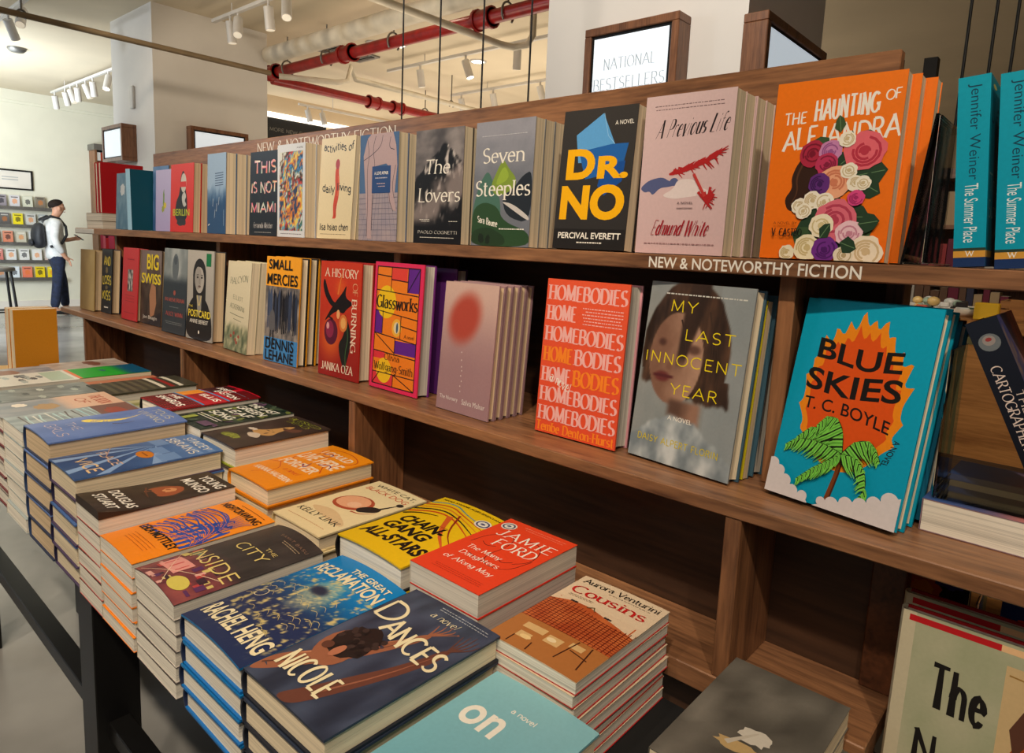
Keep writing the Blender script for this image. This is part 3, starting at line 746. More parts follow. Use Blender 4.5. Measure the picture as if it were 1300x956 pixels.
# --- black and white portrait with a green tag
a = art('sitter', .15, .257)
a.paint(lambda u, v: mix((150, 146, 140), (178, 172, 164), v), 10, 14)
C1 = (30, 30, 32)
a.sp([(0, 0), (.98, 0), (.98, .2), (.86, .38), (.64, .5), (.3, .5), (.1, .4), (0, .28)], C1)
a.ell(.47, .72, .25, .19, (34, 32, 33)); a.poly([(.22, .72), (.24, .46), (.72, .46), (.72, .72)], (34, 32, 33)); a.poly([(.38, .5), (.58, .5), (.56, .34), (.48, .26), (.42, .34)], (140, 136, 130))
a.paint(lambda u, v: mix((96, 92, 90), (190, 184, 176), sm(.3, .55, u + .2 * fb(u, v, 8))), 12, 16, (.36, .58, .6, .78)); a.ell(.48, .67, .17, .145, (170, 164, 156)); a.ell(.42, .69, .13, .13, (150, 144, 138), n=16)
for u in (.4, .56): a.ell(u, .7, .035, .012, (46, 42, 42))
a.line([(.36, .725), (.44, .73)], .014, (50, 46, 46)); a.line([(.52, .73), (.6, .725)], .014, (50, 46, 46)); a.line([(.48, .69), (.47, .64), (.5, .635)], .012, (112, 106, 102)); a.ell(.48, .6, .055, .012, (104, 84, 82))
a.line([(.4, .5), (.48, .36), (.56, .5)], .03, (196, 176, 120), smooth=1); a.rect(.72, .83, .9, .97, (24, 112, 66))
a.text('THE', (.1, .36, .24, .385), (230, 206, 60), 'mono', .2); a.text('POSTCARD', (.08, .255, .92, .335), (232, 208, 62), 'sans', 0.012); a.text('ANNE BEREST', (.14, .185, .84, .23), W, 'sans', 0); a.ell(.5, .09, .025, .02, W)
# --- slate with a pale misty top
a = art('slate', .152, .255)
a.paint(lambda u, v: mix((46, 54, 62), mix((120, 128, 130), (168, 172, 172), sm(.3, .1, abs(u - .5)) + fb(u, v, 5)), sm(.58, .72, v)), 20, 32)
a.ell(.5, .78, .14, .16, (92, 100, 106)); a.ell(.5, .86, .07, .05, (70, 78, 86)); a.ell(.5, .48, .05, .03, (150, 74, 62))
a.text('IN MEMORIAM', (.1, .37, .92, .42), (176, 78, 64), 'serif', .18); a.text('ALICE WINN', (.14, .2, .88, .255), (176, 70, 62), 'serif', .18); a.lines((.3, .3, .7, .32), 1, (120, 124, 126)); a.lines((.14, .1, .86, .14), 2, (120, 124, 126))
# --- dark with big yellow words and a figure
a = art('swiss', .155, .243); a.paint(lambda u, v: mix((46, 36, 32), (92, 74, 62), fb(u, v, 5) + .4), 16, 24); a.rect(0, .56, 1, 1, (120, 104, 100)); a.ell(.62, .72, .3, .22, (84, 66, 60), jag=.3)
a.poly([(.5, .1), (.68, .14), (.78, .3), (.74, .52), (.54, .56), (.44, .4)], (164, 116, 86)); a.poly([(.3, 0), (1, 0), (1, .2), (.7, .12)], (40, 34, 38))
a.text('BIG', (.3, .74, .86, .95), (228, 200, 36), 'sans', 0.02); a.text('SWISS', (.05, .55, .97, .69), (228, 204, 30), 'sans', 0.02); a.text('Jen Beagin', (.14, .06, .82, .12), (214, 206, 196), 'sans', 0)
# --- red with a small photograph
a = art('redphoto', .16, .246); a.bg((186, 36, 44), (196, 44, 50)); a.paint(lambda u, v: mix((24, 22, 24), (214, 208, 204), .5 + fb(u, v, 14, 3) * 1.6), 14, 16, (.34, .4, .68, .7)); a.lines((.3, .82, .72, .86), 1, (120, 20, 30), .02); a.lines((.2, .24, .8, .36), 3, (126, 18, 28), .012); a.lines((.16, .08, .84, .12), 1, (120, 20, 30))
# --- dark navy with stacked yellow words
a = art('stacked', .15, .234); a.bg((34, 36, 40), (42, 44, 48)); YY = (206, 184, 58)
for t, b in (('AND', (.2, .74, .84, .9)), ('LOSS', (.12, .44, .94, .6)), ('KISS', (.12, .2, .9, .36))): a.text(t, b, YY, 'brush', .24)
a.ell(.5, .67, .12, .05, (120, 104, 70), jag=.4); a.ell(.5, .4, .14, .03, (110, 96, 66), jag=.4); a.lines((.3, .07, .7, .11), 1, W, .03)
# --- ochre
a = art('ochre', .14, .225); a.paint(lambda u, v: mix((132, 104, 58), (190, 164, 110), sm(.1, .9, u) * .8 + .3 * fb(u, v, 3)), 12, 18)
# --- orange with a profile made of flowers
a = art('flowers', .153, .228); a.bg((232, 108, 12), (236, 118, 18))
LT = (238, 232, 222)
for t, b in (('THE', (.09, .795, .27, .87)), ('HAUNTING', (.33, .79, .83, .925)), ('OF', (.86, .85, .97, .91)), ('ALEJANDRA', (.09, .645, 1.0, .78))): a.text(t, b, LT, 'brush', .14, warp=lambda p, q: (p, q + .05 * (p - .5) - .02))
a.sp([(.36, .64), (.24, .54), (.2, .46), (.22, .4), (.16, .34), (.2, .27), (.32, .27), (.42, .34), (.48, .5), (.46, .62)], (52, 30, 20)); a.line([(.3, .56), (.24, .46), (.27, .38), (.22, .31)], .02, (84, 52, 34), True, 2); a.line([(.4, .56), (.5, .53), (.55, .46)], .03, (60, 110, 130), smooth=2); a.line([(.4, .53), (.5, .5), (.53, .44)], .016, (220, 220, 215), smooth=2); a.poly([(.42, .36), (.52, .36), (.54, .5), (.44, .52)], (24, 22, 34))
rr = random.Random(11)
def rose(u, v, r, c, c2):
    r *= 1.28
    a.ell(u, v, r, r * .68, c, jag=.16, seed=u)
    for k in range(4):
        t = rr.uniform(0, 360); P = arc(u, v, r * (.75 - .17 * k), r * .66 * (.75 - .17 * k), t, t + 200, 8); a.line(P, r * .13, c2)
    a.ell(u, v, r * .2, r * .14, c2)
def leaf(u, v, l, ang, c):
    t = math.radians(ang); dx, dy = math.cos(t) * l, math.sin(t) * l * .68; nx, ny = -dy * .45, dx * .35
    a.poly([(u, v), (u + dx * .35 + nx, v + dy * .35 + ny), (u + dx * .75 + nx * .7, v + dy * .75 + ny * .7), (u + dx, v + dy), (u + dx * .75 - nx * .7, v + dy * .75 - ny * .7), (u + dx * .35 - nx, v + dy * .35 - ny)], c); a.line([(u, v), (u + dx * .9, v + dy * .9)], .006, (96, 126, 88))
GR = (38, 62, 42)
for q in ((.4, .52, .2, 60), (.5, .4, .24, 20), (.44, .3, .22, 0), (.52, .2, .26, 200), (.6, .12, .26, 0), (.62, .46, .2, 90), (.54, .5, .2, 40), (.62, .24, .24, 0), (.62, .6, .16, 80), (.68, .62, .18, 30), (.7, .46, .25, 10), (.72, .44, .22, -30), (.58, .5, .18, 120), (.5, .6, .18, 150), (.6, .34, .2, -140), (.5, .3, .16, 190), (.62, .3, .2, -60), (.56, .7, .14, 100), (.45, .1, .2, 160), (.7, .12, .2, 20), (.76, .6, .14, 50)): leaf(*q, GR if rr.random() < .6 else (58, 82, 50))
rose(.36, .59, .085, (170, 40, 66), (120, 20, 44)); rose(.5, .6, .07, (196, 130, 176), (150, 84, 140)); rose(.48, .53, .07, (186, 52, 90), (130, 28, 60)); rose(.76, .59, .12, (222, 100, 112), (180, 50, 70)); rose(.56, .43, .1, (232, 166, 130), (204, 122, 90)); rose(.44, .42, .07, (96, 44, 120), (60, 24, 84))
for q in ((.66, .49, .05), (.72, .42, .05), (.78, .42, .045), (.62, .66, .05), (.3, .3, .05), (.4, .33, .06), (.5, .32, .06), (.34, .27, .05)): rose(*q, (236, 228, 210), (200, 180, 140))
rose(.74, .34, .05, (212, 70, 130), (160, 40, 96)); rose(.6, .22, .13, (216, 104, 122), (176, 60, 84)); rose(.5, .19, .075, (236, 224, 196), (206, 188, 140)); rose(.4, .065, .085, (234, 222, 188), (200, 180, 130)); rose(.24, .035, .05, (230, 220, 192), (190, 170, 120)); rose(.55, .06, .08, (110, 44, 136), (76, 24, 100)); rose(.72, .15, .08, (230, 190, 200), (196, 130, 150)); rose(.86, .05, .1, (236, 220, 196), (206, 180, 140)); rose(.7, .03, .06, (226, 214, 190), (180, 160, 120))
for q in ((.5, .12, .14, 60), (.78, .2, .16, 10), (.66, .1, .14, -20)): leaf(*q, GR)
a.text('A NOVEL BY', (.1, .195, .3, .21), (90, 40, 10), 'mono', .14); a.text('V. CASTRO', (.09, .125, .35, .175), K, 'brush', .15)
# --- dusty pink with red and blue brush figures
a = art('pinkfig', .142, .23); a.bg((206, 174, 174), (214, 186, 186))
a.text('A Previous Life', (.14, .735, .96, .855), (40, 30, 32), 'script', .12, .03, shear=.35, warp=lambda p, q: (p, q + .03 * (p - .5)))
a.lines((.1, .9, .9, .945), 2, (110, 84, 86), .008)
RD = (176, 36, 38)
a.sp([(.0, .42), (.1, .47), (.26, .49), (.36, .455), (.42, .47), (.44, .44), (.36, .425), (.24, .42), (.16, .37), (.12, .4), (.06, .39)], (84, 92, 134)); a.ell(.4, .455, .05, .025, (84, 92, 134))
a.sp([(.26, .37), (.4, .41), (.44, .47), (.62, .47), (.66, .43), (.86, .38), (.6, .36), (.4, .345)], (224, 208, 206))
rr = random.Random(3)
for i in range(36):
    t = i / 35; u, v = .34 + .5 * t, .5 + .1 * t ** 1.6; a.line([(u, v), (u + .05, v + .02 + .02 * rr.random()), (u + .1 + .06 * rr.random(), v + rr.uniform(-.03, .07))], .028, RD, True)
for i in range(18): a.line([(.68 + rr.uniform(0, .2), .36 + rr.uniform(-.02, .06)), (.8 + rr.uniform(-.05, .1), .33 + rr.uniform(-.06, .1))], .03, RD, True)
a.line([(.62, .5), (.76, .36)], .03, (190, 60, 56))
a.text('A NOVEL', (.46, .315, .64, .33), (90, 70, 74), 'sans', 0); a.line([(.46, .29), (.64, .29)], .006, (90, 70, 74))
a.text('Edmund White', (.18, .115, .84, .215), (156, 34, 44), 'script', .13, .035, shear=.35); a.lines((.1, .055, .92, .075), 1, (140, 100, 104), .008)
# --- charcoal, yellow letters, folded blue paper
a = art('bluefold', .143, .228); a.bg((46, 43, 42), (56, 53, 51))
a.poly([(.2, .82), (.55, .96), (.74, .74), (.52, .62), (.26, .62)], (92, 160, 216)); a.poly([(.26, .7), (.38, .5), (.86, .55), (.92, .74), (.7, .74)], (34, 96, 168)); a.poly([(.56, .45), (.66, .38), (.88, .48), (.9, .62), (.6, .6)], (24, 76, 150)); a.line([(.56, .96), (.64, .8), (.74, .74)], .006, (150, 200, 236))
YL = (244, 178, 8)
a.text('D', (.1, .5, .5, .72), YL, 'sans', 0.045); a.text('R.', (.54, .5, .95, .66), YL, 'sans', 0.045); a.text('NO', (.06, .21, .94, .46), YL, 'sans', 0.045)
a.text('A NOVEL', (.72, .87, .96, .9), W, 'sans', 0); a.rect(0, 0, 1, .145, (34, 31, 30)); a.text('PERCIVAL EVERETT', (.07, .075, .94, .12), W, 'sans', 0.02); a.lines((.34, .04, .7, .055), 1, W, .014)
# --- grey sky over green hills
a = art('hills', .143, .223)
a.paint(lambda u, v: mix((112, 116, 126), (150, 150, 160), sm(.4, 1, v) + .5 * fb(u, v * 2, 4)), 20, 30)
a.sp([(0, .3), (.1, .5), (.24, .62), (.36, .5), (.5, .36), (.5, .1), (0, .1)], (74, 112, 98)); a.sp([(.3, .48), (.4, .6), (.5, .7), (.6, .62), (.74, .54), (.72, .44), (.4, .4)], (128, 152, 56)); a.sp([(.36, .47), (.52, .66), (.64, .54)], (150, 176, 62))
a.sp([(.5, .4), (.7, .46), (.84, .56), (1, .6), (1, .18), (.6, .24)], (38, 44, 52)); a.sp([(.5, .36), (.62, .32), (.98, .2), (.98, .24), (.7, .34)], (204, 198, 194)); a.sp([(0, .3), (.2, .36), (.44, .32), (.56, .2), (1, .12), (1, 0), (0, 0)], (46, 76, 46)); a.sp([(0, .12), (.3, .16), (.6, .08), (.6, 0), (0, 0)], (38, 60, 36)); a.ell(.18, .06, .05, .04, (28, 40, 26), jag=.4); a.ell(.3, .05, .04, .04, (28, 40, 26), jag=.4)
a.text('Seven', (.14, .66, .86, .79), W, 'serif', .15); a.text('Steeples', (.04, .37, .98, .53), W, 'serif', .16); a.text('Sara Baume', (.1, .19, .46, .25), W, 'brush', .14, warp=lambda p, q: (p, q - .12 * (p - .1))); a.lines((.48, .12, .92, .16), 1, W, .014); a.lines((.1, .87, .9, .9), 1, (200, 200, 206), .008)
# --- black and white mountain
a = art('mountain', .143, .222)
def f(u, v):
    sky = mix((78, 74, 76), (146, 138, 136), .5 + fb(u, v * 2.4, 3, 2) * 1.2)
    ridge = .88 - .55 * abs(u - .62) ** 1.1 + .07 * fb(u, 3, 7)
    rock = mix((20, 19, 21), (206, 196, 190), sm(.12, .34, fb(u * 1.4, v, 7, 6) + .25 * (u - .45)))
    c = mix(sky, rock, sm(-.01, .01, ridge - v))
    fog = sm(.16, .0, abs(v - .36 - .35 * (u - .5)) - .06 + .22 * fb(u, v, 4, 8)); c = mix(c, (156, 142, 138), fog * .8)
    return mix(c, (20, 19, 22), sm(.24, .14, v) + .6 * sm(.1, .0, abs(v - .28 - .3 * (u - .8)) - .02) * sm(.4, .7, u))
a.paint(f, 44, 66)
a.text('The', (.24, .61, .74, .74), W, 'serif', .14, shear=.12); a.text('Lovers', (.08, .36, .96, .49), W, 'serif', .15, shear=.08); a.text('PAOLO COGNETTI', (.1, .085, .92, .115), W, 'serif', .13); a.lines((.12, .19, .36, .22), 2, W, .008); a.lines((.14, .045, .86, .06), 1, W, .008); a.lines((.74, .19, .92, .205), 1, W, .008)
# --- figure above a city grid, small blue label
a = art('gridfig', .14, .225); a.bg((86, 116, 154), (70, 104, 148))
a.paint(lambda u, v: mix((152, 144, 158), (176, 160, 164), .5 + fb(u, v, 8)), 12, 18, (0, 0, 1, .45))
for i in range(9): a.line([(i / 8, 0), (.3 + .5 * i / 8, .5)], .006, (110, 108, 128))
for i in range(9): a.line([(0, .05 * i), (1, .05 * i + .01)], .006, (118, 112, 130))
FL = (186, 160, 162)
a.poly([(.2, .96), (.3, 1), (.86, 1), (.94, .88), (.98, .7), (.92, .4), (.98, .28), (.86, .3), (.78, .4), (.8, .68), (.7, .72), (.42, .7), (.36, .5), (.34, .1), (.36, .02), (.24, .02), (.2, .3), (.14, .6), (.1, .8)], FL)
for P in ([(.2, .96), (.26, .8), (.2, .66), (.24, .4), (.22, .04)], [(.42, .98), (.34, .86), (.42, .7), (.36, .5), (.35, .1)], [(.6, .98), (.56, .88), (.3, .8), (.1, .76)], [(.8, .96), (.76, .86), (.9, .84)], [(.8, .68), (.78, .4), (.9, .28)], [(.92, .4), (.86, .52), (.94, .7)]): a.line(P, .01, (60, 56, 74), smooth=2)
a.rect(.34, .45, .82, .7, (40, 74, 128)); a.text('A LOVE AFFAIR', (.4, .62, .76, .65), W, 'sans', 0.02); a.lines((.42, .57, .74, .61), 1, (196, 190, 200), .016); a.lines((.46, .5, .7, .55), 2, (206, 176, 180), .012)
# --- cream with a slim red figure
a = art('slimfig', .145, .232); a.bg((230, 212, 170), (232, 214, 174)); RF = (206, 70, 40)
a.sp([(.5, .74), (.46, .66), (.47, .56), (.5, .48), (.44, .34), (.47, .22), (.43, .2), (.56, .2), (.54, .3), (.6, .42), (.6, .56), (.56, .66), (.57, .72)], RF); a.ell(.52, .735, .06, .05, (176, 64, 70)); a.line([(.55, .62), (.6, .5), (.55, .42)], .03, (220, 100, 60), smooth=2); a.line([(.52, .34), (.51, .22)], .01, (140, 40, 24))
KK = (30, 26, 24)
a.text('activities of', (.08, .86, .96, .945), KK, 'mono', .17, warp=lambda p, q: (p, q + .012 * math.sin(p * 14))); a.text('daily living', (.1, .44, .94, .54), KK, 'mono', .17, warp=lambda p, q: (p, q + .014 * math.sin(p * 11 + 1))); a.text('lisa hsiao chen', (.08, .08, .92, .15), KK, 'mono', .16); a.lines((.1, .035, .86, .055), 1, (120, 100, 80), .008)
# --- coloured mosaic inside a white border
a = art('mosaic', .136, .226); a.bg((206, 210, 216), (212, 216, 222)); rr = random.Random(8)
PAL = [(40, 60, 96), (206, 120, 50), (226, 196, 90), (86, 150, 176), (190, 60, 50), (30, 34, 44), (120, 86, 60), (210, 214, 206), (64, 110, 90), (60, 130, 190)]
def f(u, v):
    k = fb(u + .3 * fb(u, v, 4, 2), v + .3 * fb(u, v, 4, 5), 5, 3); d = math.hypot(u - .55, (v - .5) * 1.6); c = PAL[int(abs(k * 9 + d * 14 + 3 * math.atan2(v - .5, u - .55))) % 10]
    return mix(c, (236, 226, 200), .25 * max(0, nz(u, v, 22)))
a.paint(f, 34, 54, (.08, .07, .92, .92)); a.lines((.12, .025, .88, .045), 1, (60, 60, 70), .012); a.text('A NOVEL', (.7, .945, .92, .965), KK, 'sans', 0)
# --- dark navy with many-coloured capitals
a = art('colourcaps', .15, .22); a.bg((22, 28, 36), (26, 34, 44)); rr = random.Random(4)
def multi(u, v):
    return PAL2[int(abs(nz(u, v, 9, 1) * 17 + nz(u, v, 23, 3) * 9)) % 6]
PAL2 = [(226, 90, 110), (238, 214, 190), (80, 160, 150), (232, 160, 90), (206, 120, 160), (240, 236, 230)]
for t, b in (('THIS', (.16, .74, .94, .9)), ('IS NOT', (.06, .5, .97, .65)), ('MIAMI', (.06, .27, .95, .41))): a.text(t, b, multi, 'brush', .24)
a.text('Fernanda Melchor', (.16, .09, .86, .16), (206, 200, 196), 'script', .1, .05, shear=.2); a.lines((.2, .03, .8, .05), 1, (170, 166, 160), .01)
# --- pale blue over dark blue city
a = art('bluecity', .135, .228); a.paint(lambda u, v: mix((36, 74, 116), (150, 176, 204), sm(.38, .62, v + .12 * fb(u, v, 6))), 18, 28)
for i in range(6): a.line([(.42, .6 + .03 * i), (.86, .61 + .03 * i)], .016, (44, 70, 110))
for u, v in ((.3, .34), (.5, .28), (.62, .36), (.4, .2)): a.line([(u, v), (u + .03, v + .1)], .014, (206, 214, 224))
a.line([(.06, .1), (.14, .12)], .02, W); a.line([(.9, .1), (.9, .3)], .012, (180, 200, 220))
# --- red with a dark figure and green word
a = art('redfig', .16, .212); a.bg((206, 44, 40), (214, 56, 46)); a.sp([(.2, .16), (.24, .44), (.4, .56), (.44, .8), (.54, .92), (.66, .8), (.66, .62), (.74, .5), (.76, .16)], (26, 32, 38)); a.ell(.57, .72, .12, .14, (196, 190, 180)); a.rect(.42, .66, .68, .74, (206, 44, 40)); a.sp([(.5, .54), (.62, .6), (.7, .52), (.62, .46), (.72, .4), (.6, .36), (.52, .44)], (190, 190, 186))
a.text('BERLIN', (.12, .24, .84, .34), (176, 190, 40), 'sans', 0.01); a.ell(.5, .14, .22, .05, (40, 40, 46), jag=.3)
# --- lilac with a small green plant, blue jackets, teal jackets
a = art('lilac', .15, .2); a.bg((170, 160, 206), (186, 178, 216)); a.ell(.5, .5, .05, .16, (110, 140, 60), jag=.6); a.ell(.58, .42, .08, .05, (210, 190, 60), jag=.5); a.ell(.46, .36, .09, .05, (150, 160, 60), jag=.5)
a = art('bluejacket', .14, .22); a.paint(lambda u, v: mix((46, 84, 136), (96, 134, 180), fb(u, v, 4) + v), 10, 16); a.ell(.4, .56, .2, .14, (190, 180, 160), jag=.5)
for i in range(5): a.rect(.2, .14 + .08 * i, .8, .17 + .08 * i, (200, 206, 214))
a = art('slateblue', .14, .2); a.paint(lambda u, v: mix((60, 104, 134), (120, 150, 170), fb(u, v, 5) + .4 * v + .3), 10, 16); a.ell(.5, .7, .2, .1, (196, 200, 204), jag=.4)
a = art('redgold', .15, .23); a.bg((150, 18, 26), (176, 26, 32)); a.rect(.2, .2, .8, .76, (160, 40, 30)); a.line([(.2, .2), (.2, .76), (.8, .76), (.8, .2), (.2, .2)], .03, (190, 130, 50)); a.lines((.2, .84, .8, .92), 2, (200, 140, 60), .03)
# --- big serif children's style cover: green grey with brush words
a = art('theword', .17, .25); a.paint(lambda u, v: mix((160, 164, 130), (184, 180, 150), .5 + fb(u, v, 4)), 16, 22); a.rect(0, 0, .08, 1, (200, 188, 158)); a.rect(.6, 0, 1, .9, (206, 176, 128)); a.rect(.04, .955, .56, .985, (188, 24, 30)); a.rect(.56, .955, 1, .985, (236, 190, 140)); a.poly([(.7, 0), (.72, .3), (.68, .52), (.78, .68), (.96, .72), (1, .7), (1, 0)], (164, 72, 24)); a.poly([(.7, .5), (.66, .62), (.74, .76), (.9, .8), (1, .78), (1, .7), (.86, .68), (.76, .58)], (92, 56, 42)); a.line([(.62, .86), (1, .84)], .01, (160, 120, 60))
a.text('The', (.22, .56, .54, .8), K, 'brush', .13); a.text('N', (.16, .28, .3, .46), K, 'brush', .14); a.poly([(.4, .36), (.56, .42), (.62, .36), (.5, .3)], (176, 30, 34))
# ------------------------------------------------------------------ covers lying on the table
CR = (232, 218, 178)
# night sky with raised arms
a = art('arms', .158, .252)
a.paint(lambda u, v: mix((38, 44, 62), (78, 88, 112), .45 + fb(u, v * .6, 5) * 1.2 - .3 * abs(v - .5)), 22, 32)
SK = (150, 92, 66); SD = (92, 54, 42)
a.sp([(0, .16), (.18, .3), (.3, .42), (.38, .5), (.5, .6), (.56, .7), (.62, .76), (.66, .74), (.62, .64), (.54, .5), (.44, .36), (.3, .22), (.14, .08), (0, 0)], SK); a.line([(.02, .08), (.3, .3), (.46, .46), (.6, .68)], .02, SD, True, 1); a.line([(.1, .22), (.34, .42), (.58, .7)], .014, (196, 132, 96), True, 1)
a.sp([(.5, .12), (.62, .3), (.72, .44), (.8, .6), (.84, .72), (.9, .74), (.9, .62), (.84, .46), (.76, .3), (.66, .12), (.56, 0), (.4, 0)], (104, 60, 48)); a.line([(.6, .14), (.76, .4), (.86, .66)], .02, (150, 92, 70), True, 1)
for i in range(5): a.line([(.62, .74), (.6 + .045 * i, .8 + .012 * i), (.58 + .05 * i, .84 + .02 * (2 - abs(i - 2)))], .022, SK, True, 1)
for i in range(5): a.line([(.87, .72), (.84 + .035 * i, .8), (.82 + .045 * i, .86 + .02 * (2 - abs(i - 2)))], .02, (96, 58, 48), True, 1)
a.ell(.26, .38, .17, .15, SK, 20); a.ell(.3, .46, .18, .14, (34, 24, 24), 10, jag=.25); rr = random.Random(2)
for i in range(26): a.ell(.3 + rr.uniform(-.17, .17), .46 + rr.uniform(-.1, .1), .03, .016, (56, 42, 40) if i % 2 else (24, 18, 20), rr.uniform(0, 180))
a.ell(.18, .36, .05, .03, SD); a.ell(.3, .36, .04, .05, (176, 110, 82))
a.text('D', (.04, .68, .3, .86), CR, 'brush', .14, warp=lambda p, q: (p, q - .05 * (p - .04))); a.text('ANCES', (.26, .56, .97, .72), CR, 'brush', .16, warp=lambda p, q: (p, q + .1 * (.6 - p) * (1 if p < .8 else .8)))
a.text('a novel', (.42, .86, .72, .91), CR, 'script', .12, .05, shear=.2); a.text('NICOLE', (.08, .1, .66, .26), CR, 'brush', .15); a.lines((.4, .93, .95, .97), 2, (170, 174, 180), .008)
# blue and gold speckled sea
a = art('speckle', .155, .245)
def f(u, v):
    c = mix((34, 46, 84), (0, 122, 190), sm(.35, .8, v)); g = fb(u, v, 14, 1) + .5 * nz(u, v, 50, 2)
    if v < .78: c = mix(c, (202, 182, 120), sm(.12, .42, g) * sm(.95, .5, abs(v - .48) * 2))
    c = mix(c, (214, 200, 150), sm(.25, .1, math.hypot(u - .55, (v - .6) * 1.1) + .1 * fb(u, v, 9, 5)) * .75 * (.5 + .5 * sm(-.2, .2, nz(u, v, 60))))
    return mix(c, (30, 34, 60), sm(.1, .04, math.hypot((u - .5) * .7, (v - .63) * 1.6)) * .9)
a.paint(f, 60, 90); rr = random.Random(6)
for i in range(34): u, v = rr.random() * .9, rr.uniform(.2, .62); a.line([(u, v), (u + .05, v + .02), (u + .1, v - .01)], .008, (206, 186, 120), True, 1)
a.text('THE GREAT', (.4, .88, .94, .93), CR, 'sans', 0.02); a.text('RECLAMATION', (.06, .765, .97, .865), CR, 'sans', 0.025); a.text('RACHEL HENG', (.06, .08, .95, .205), CR, 'sans', 0.025); a.line(arc(.16, .4, .06, .04, 0, 360, 16), .006, CR)
# dark city with a pink lower half
a = art('incity', .135, .222)
a.paint(lambda u, v: mix(mix((92, 44, 54), (150, 80, 76), fb(u, v, 7) + .5), mix((46, 42, 42), (66, 60, 58), fb(u, v, 6) + .5), sm(.26, .46, v + .06 * fb(u, v, 4))), 18, 28)
rr = random.Random(9)
for i in range(34):
    u, v = rr.random() * .9, rr.random() * .36; w_, h_ = rr.uniform(.04, .14), rr.uniform(.02, .07)
    a.rect(u, v, min(1, u + w_), v + h_, rr.choice([(176, 66, 66), (206, 140, 96), (90, 50, 90), (216, 160, 150), (120, 130, 110), (206, 186, 110), (60, 40, 50)]))
a.rect(.12, .12, .5, .26, (222, 150, 140)); a.rect(.17, .145, .45, .235, (196, 70, 72)); a.ell(.7, .1, .14, .06, (206, 190, 90)); a.line([(.1, .02), (.9, .3)], .008, (230, 200, 170)); a.line([(0, .3), (.6, .02)], .008, (230, 200, 170))
YT = (222, 200, 120)
for t, b in (('THE', (.62, .69, .82, .72)), ('CITY', (.28, .57, .84, .66)), ('INSIDE', (.1, .3, .96, .42))): a.text(t, b, YT, 'sans', -.012)
a.text('SAMIT BASU', (.4, .88, .95, .905), (140, 110, 90), 'mono', .14, space=.2); a.lines((.56, .82, .9, .86), 2, (170, 150, 120), .01)
# orange with tangled blue hair
a = art('bluehair', .132, .222); a.bg((238, 134, 26), (244, 146, 34)); rr = random.Random(13); BB = (44, 78, 168)
a.poly([(.5, .34), (.98, .3), (1, .44), (.95, .66), (.7, .78), (.62, .66), (.5, .56)], BB)
for i in range(34):
    v = .3 + .5 * i / 34; u = rr.uniform(.02, .2); a.line([(u, v - .05), (u + .2, v + .02 * rr.uniform(-2, 2)), (.55, v + rr.uniform(-.04, .04)), (.8, v * .6 + .22), (.98, .36 + .1 * rr.random())], .026, BB if i % 4 else (230, 120, 30), True, 2)
for i in range(8): a.line([(.6 + .04 * i, .6), (.66 + .03 * i, .76 + .02 * rr.random()), (.6 + .05 * i, .84)], .016, BB, True, 2)
a.text('NIGHTCRAWLING', (.06, .84, .96, .91), K, 'sans', 0.02); a.text('LEILA MOTTLEY', (.06, .24, .96, .31), K, 'sans', 0.02); a.lines((.3, .93, .9, .96), 1, (150, 70, 10), .012); a.lines((.2, .1, .8, .2), 4, (196, 100, 20), .008)
# brown with a glowing figure
a = art('mungo', .135, .222)
a.paint(lambda u, v: mix(mix((44, 34, 28), (74, 58, 46), fb(u, v, 5) + .4), (196, 120, 72), sm(.24, .04, math.hypot((u - .5) * .8, (v - .54) * 1.5) + .09 * fb(u, v, 8, 2))), 22, 34)
a.sp([(.3, .6), (.46, .7), (.66, .66), (.76, .54), (.66, .44), (.5, .48), (.36, .4), (.26, .48)], (160, 84, 50)); a.ell(.5, .58, .1, .05, (214, 146, 96), jag=.4); a.line([(.2, .46), (.4, .42), (.62, .4)], .03, (100, 56, 38), True, 1)
for t, b in (('YOUNG', (.2, .86, .92, .95)), ('MUNGO', (.14, .73, .92, .82)), ('DOUGLAS', (.1, .2, .94, .28)), ('STUART', (.16, .08, .9, .16))): a.text(t, b, W, 'sans', .02)
# blue with pale rays and an orange oval
a = art('rays', .15, .252); a.paint(lambda u, v: mix((44, 74, 124), (84, 122, 176), sm(.2, .9, v) + .3 * fb(u, v, 5)), 14, 22)
for i in range(12):
    t = math.radians(-172 + 14.5 * i); c = (134, 164, 206) if i % 2 else (60, 90, 146); a.poly([(.3, .66), (.3 + 1.1 * math.cos(t), .66 + .8 * math.sin(t)), (.3 + 1.1 * math.cos(t + .13), .66 + .8 * math.sin(t + .13))], c) if i % 2 else None
ARTCLIP = lambda A: setattr(A, 'V', [(min(A.w * .998, max(A.w * .002, x)), y, min(A.h * .998, max(A.h * .002, z))) for x, y, z in A.V])
ARTCLIP(a)
for r in ((.0, .66, .34, .76), (.4, .58, .7, .68), (.72, .56, .98, .7), (.05, .82, .98, .86), (.3, .9, .98, .95)): a.rect(*r, (110, 144, 192))
a.ell(.6, .52, .16, .055, (206, 122, 22)); a.lines((.5, .51, .7, .53), 1, (120, 60, 10), .02)
a.text('STACEY', (.22, .88, .9, .95), (236, 226, 206), 'mono', .16, space=.2); a.text('SBRANS', (.1, .77, .92, .85), (236, 226, 206), 'mono', .16, space=.2); a.text('PLACE', (.16, .27, .8, .34), (214, 176, 140), 'mono', .16); a.text('VICE', (.3, .1, .9, .2), (226, 190, 140), 'mono', .18); a.line([(0, .4), (.4, .3)], .01, (190, 150, 130))
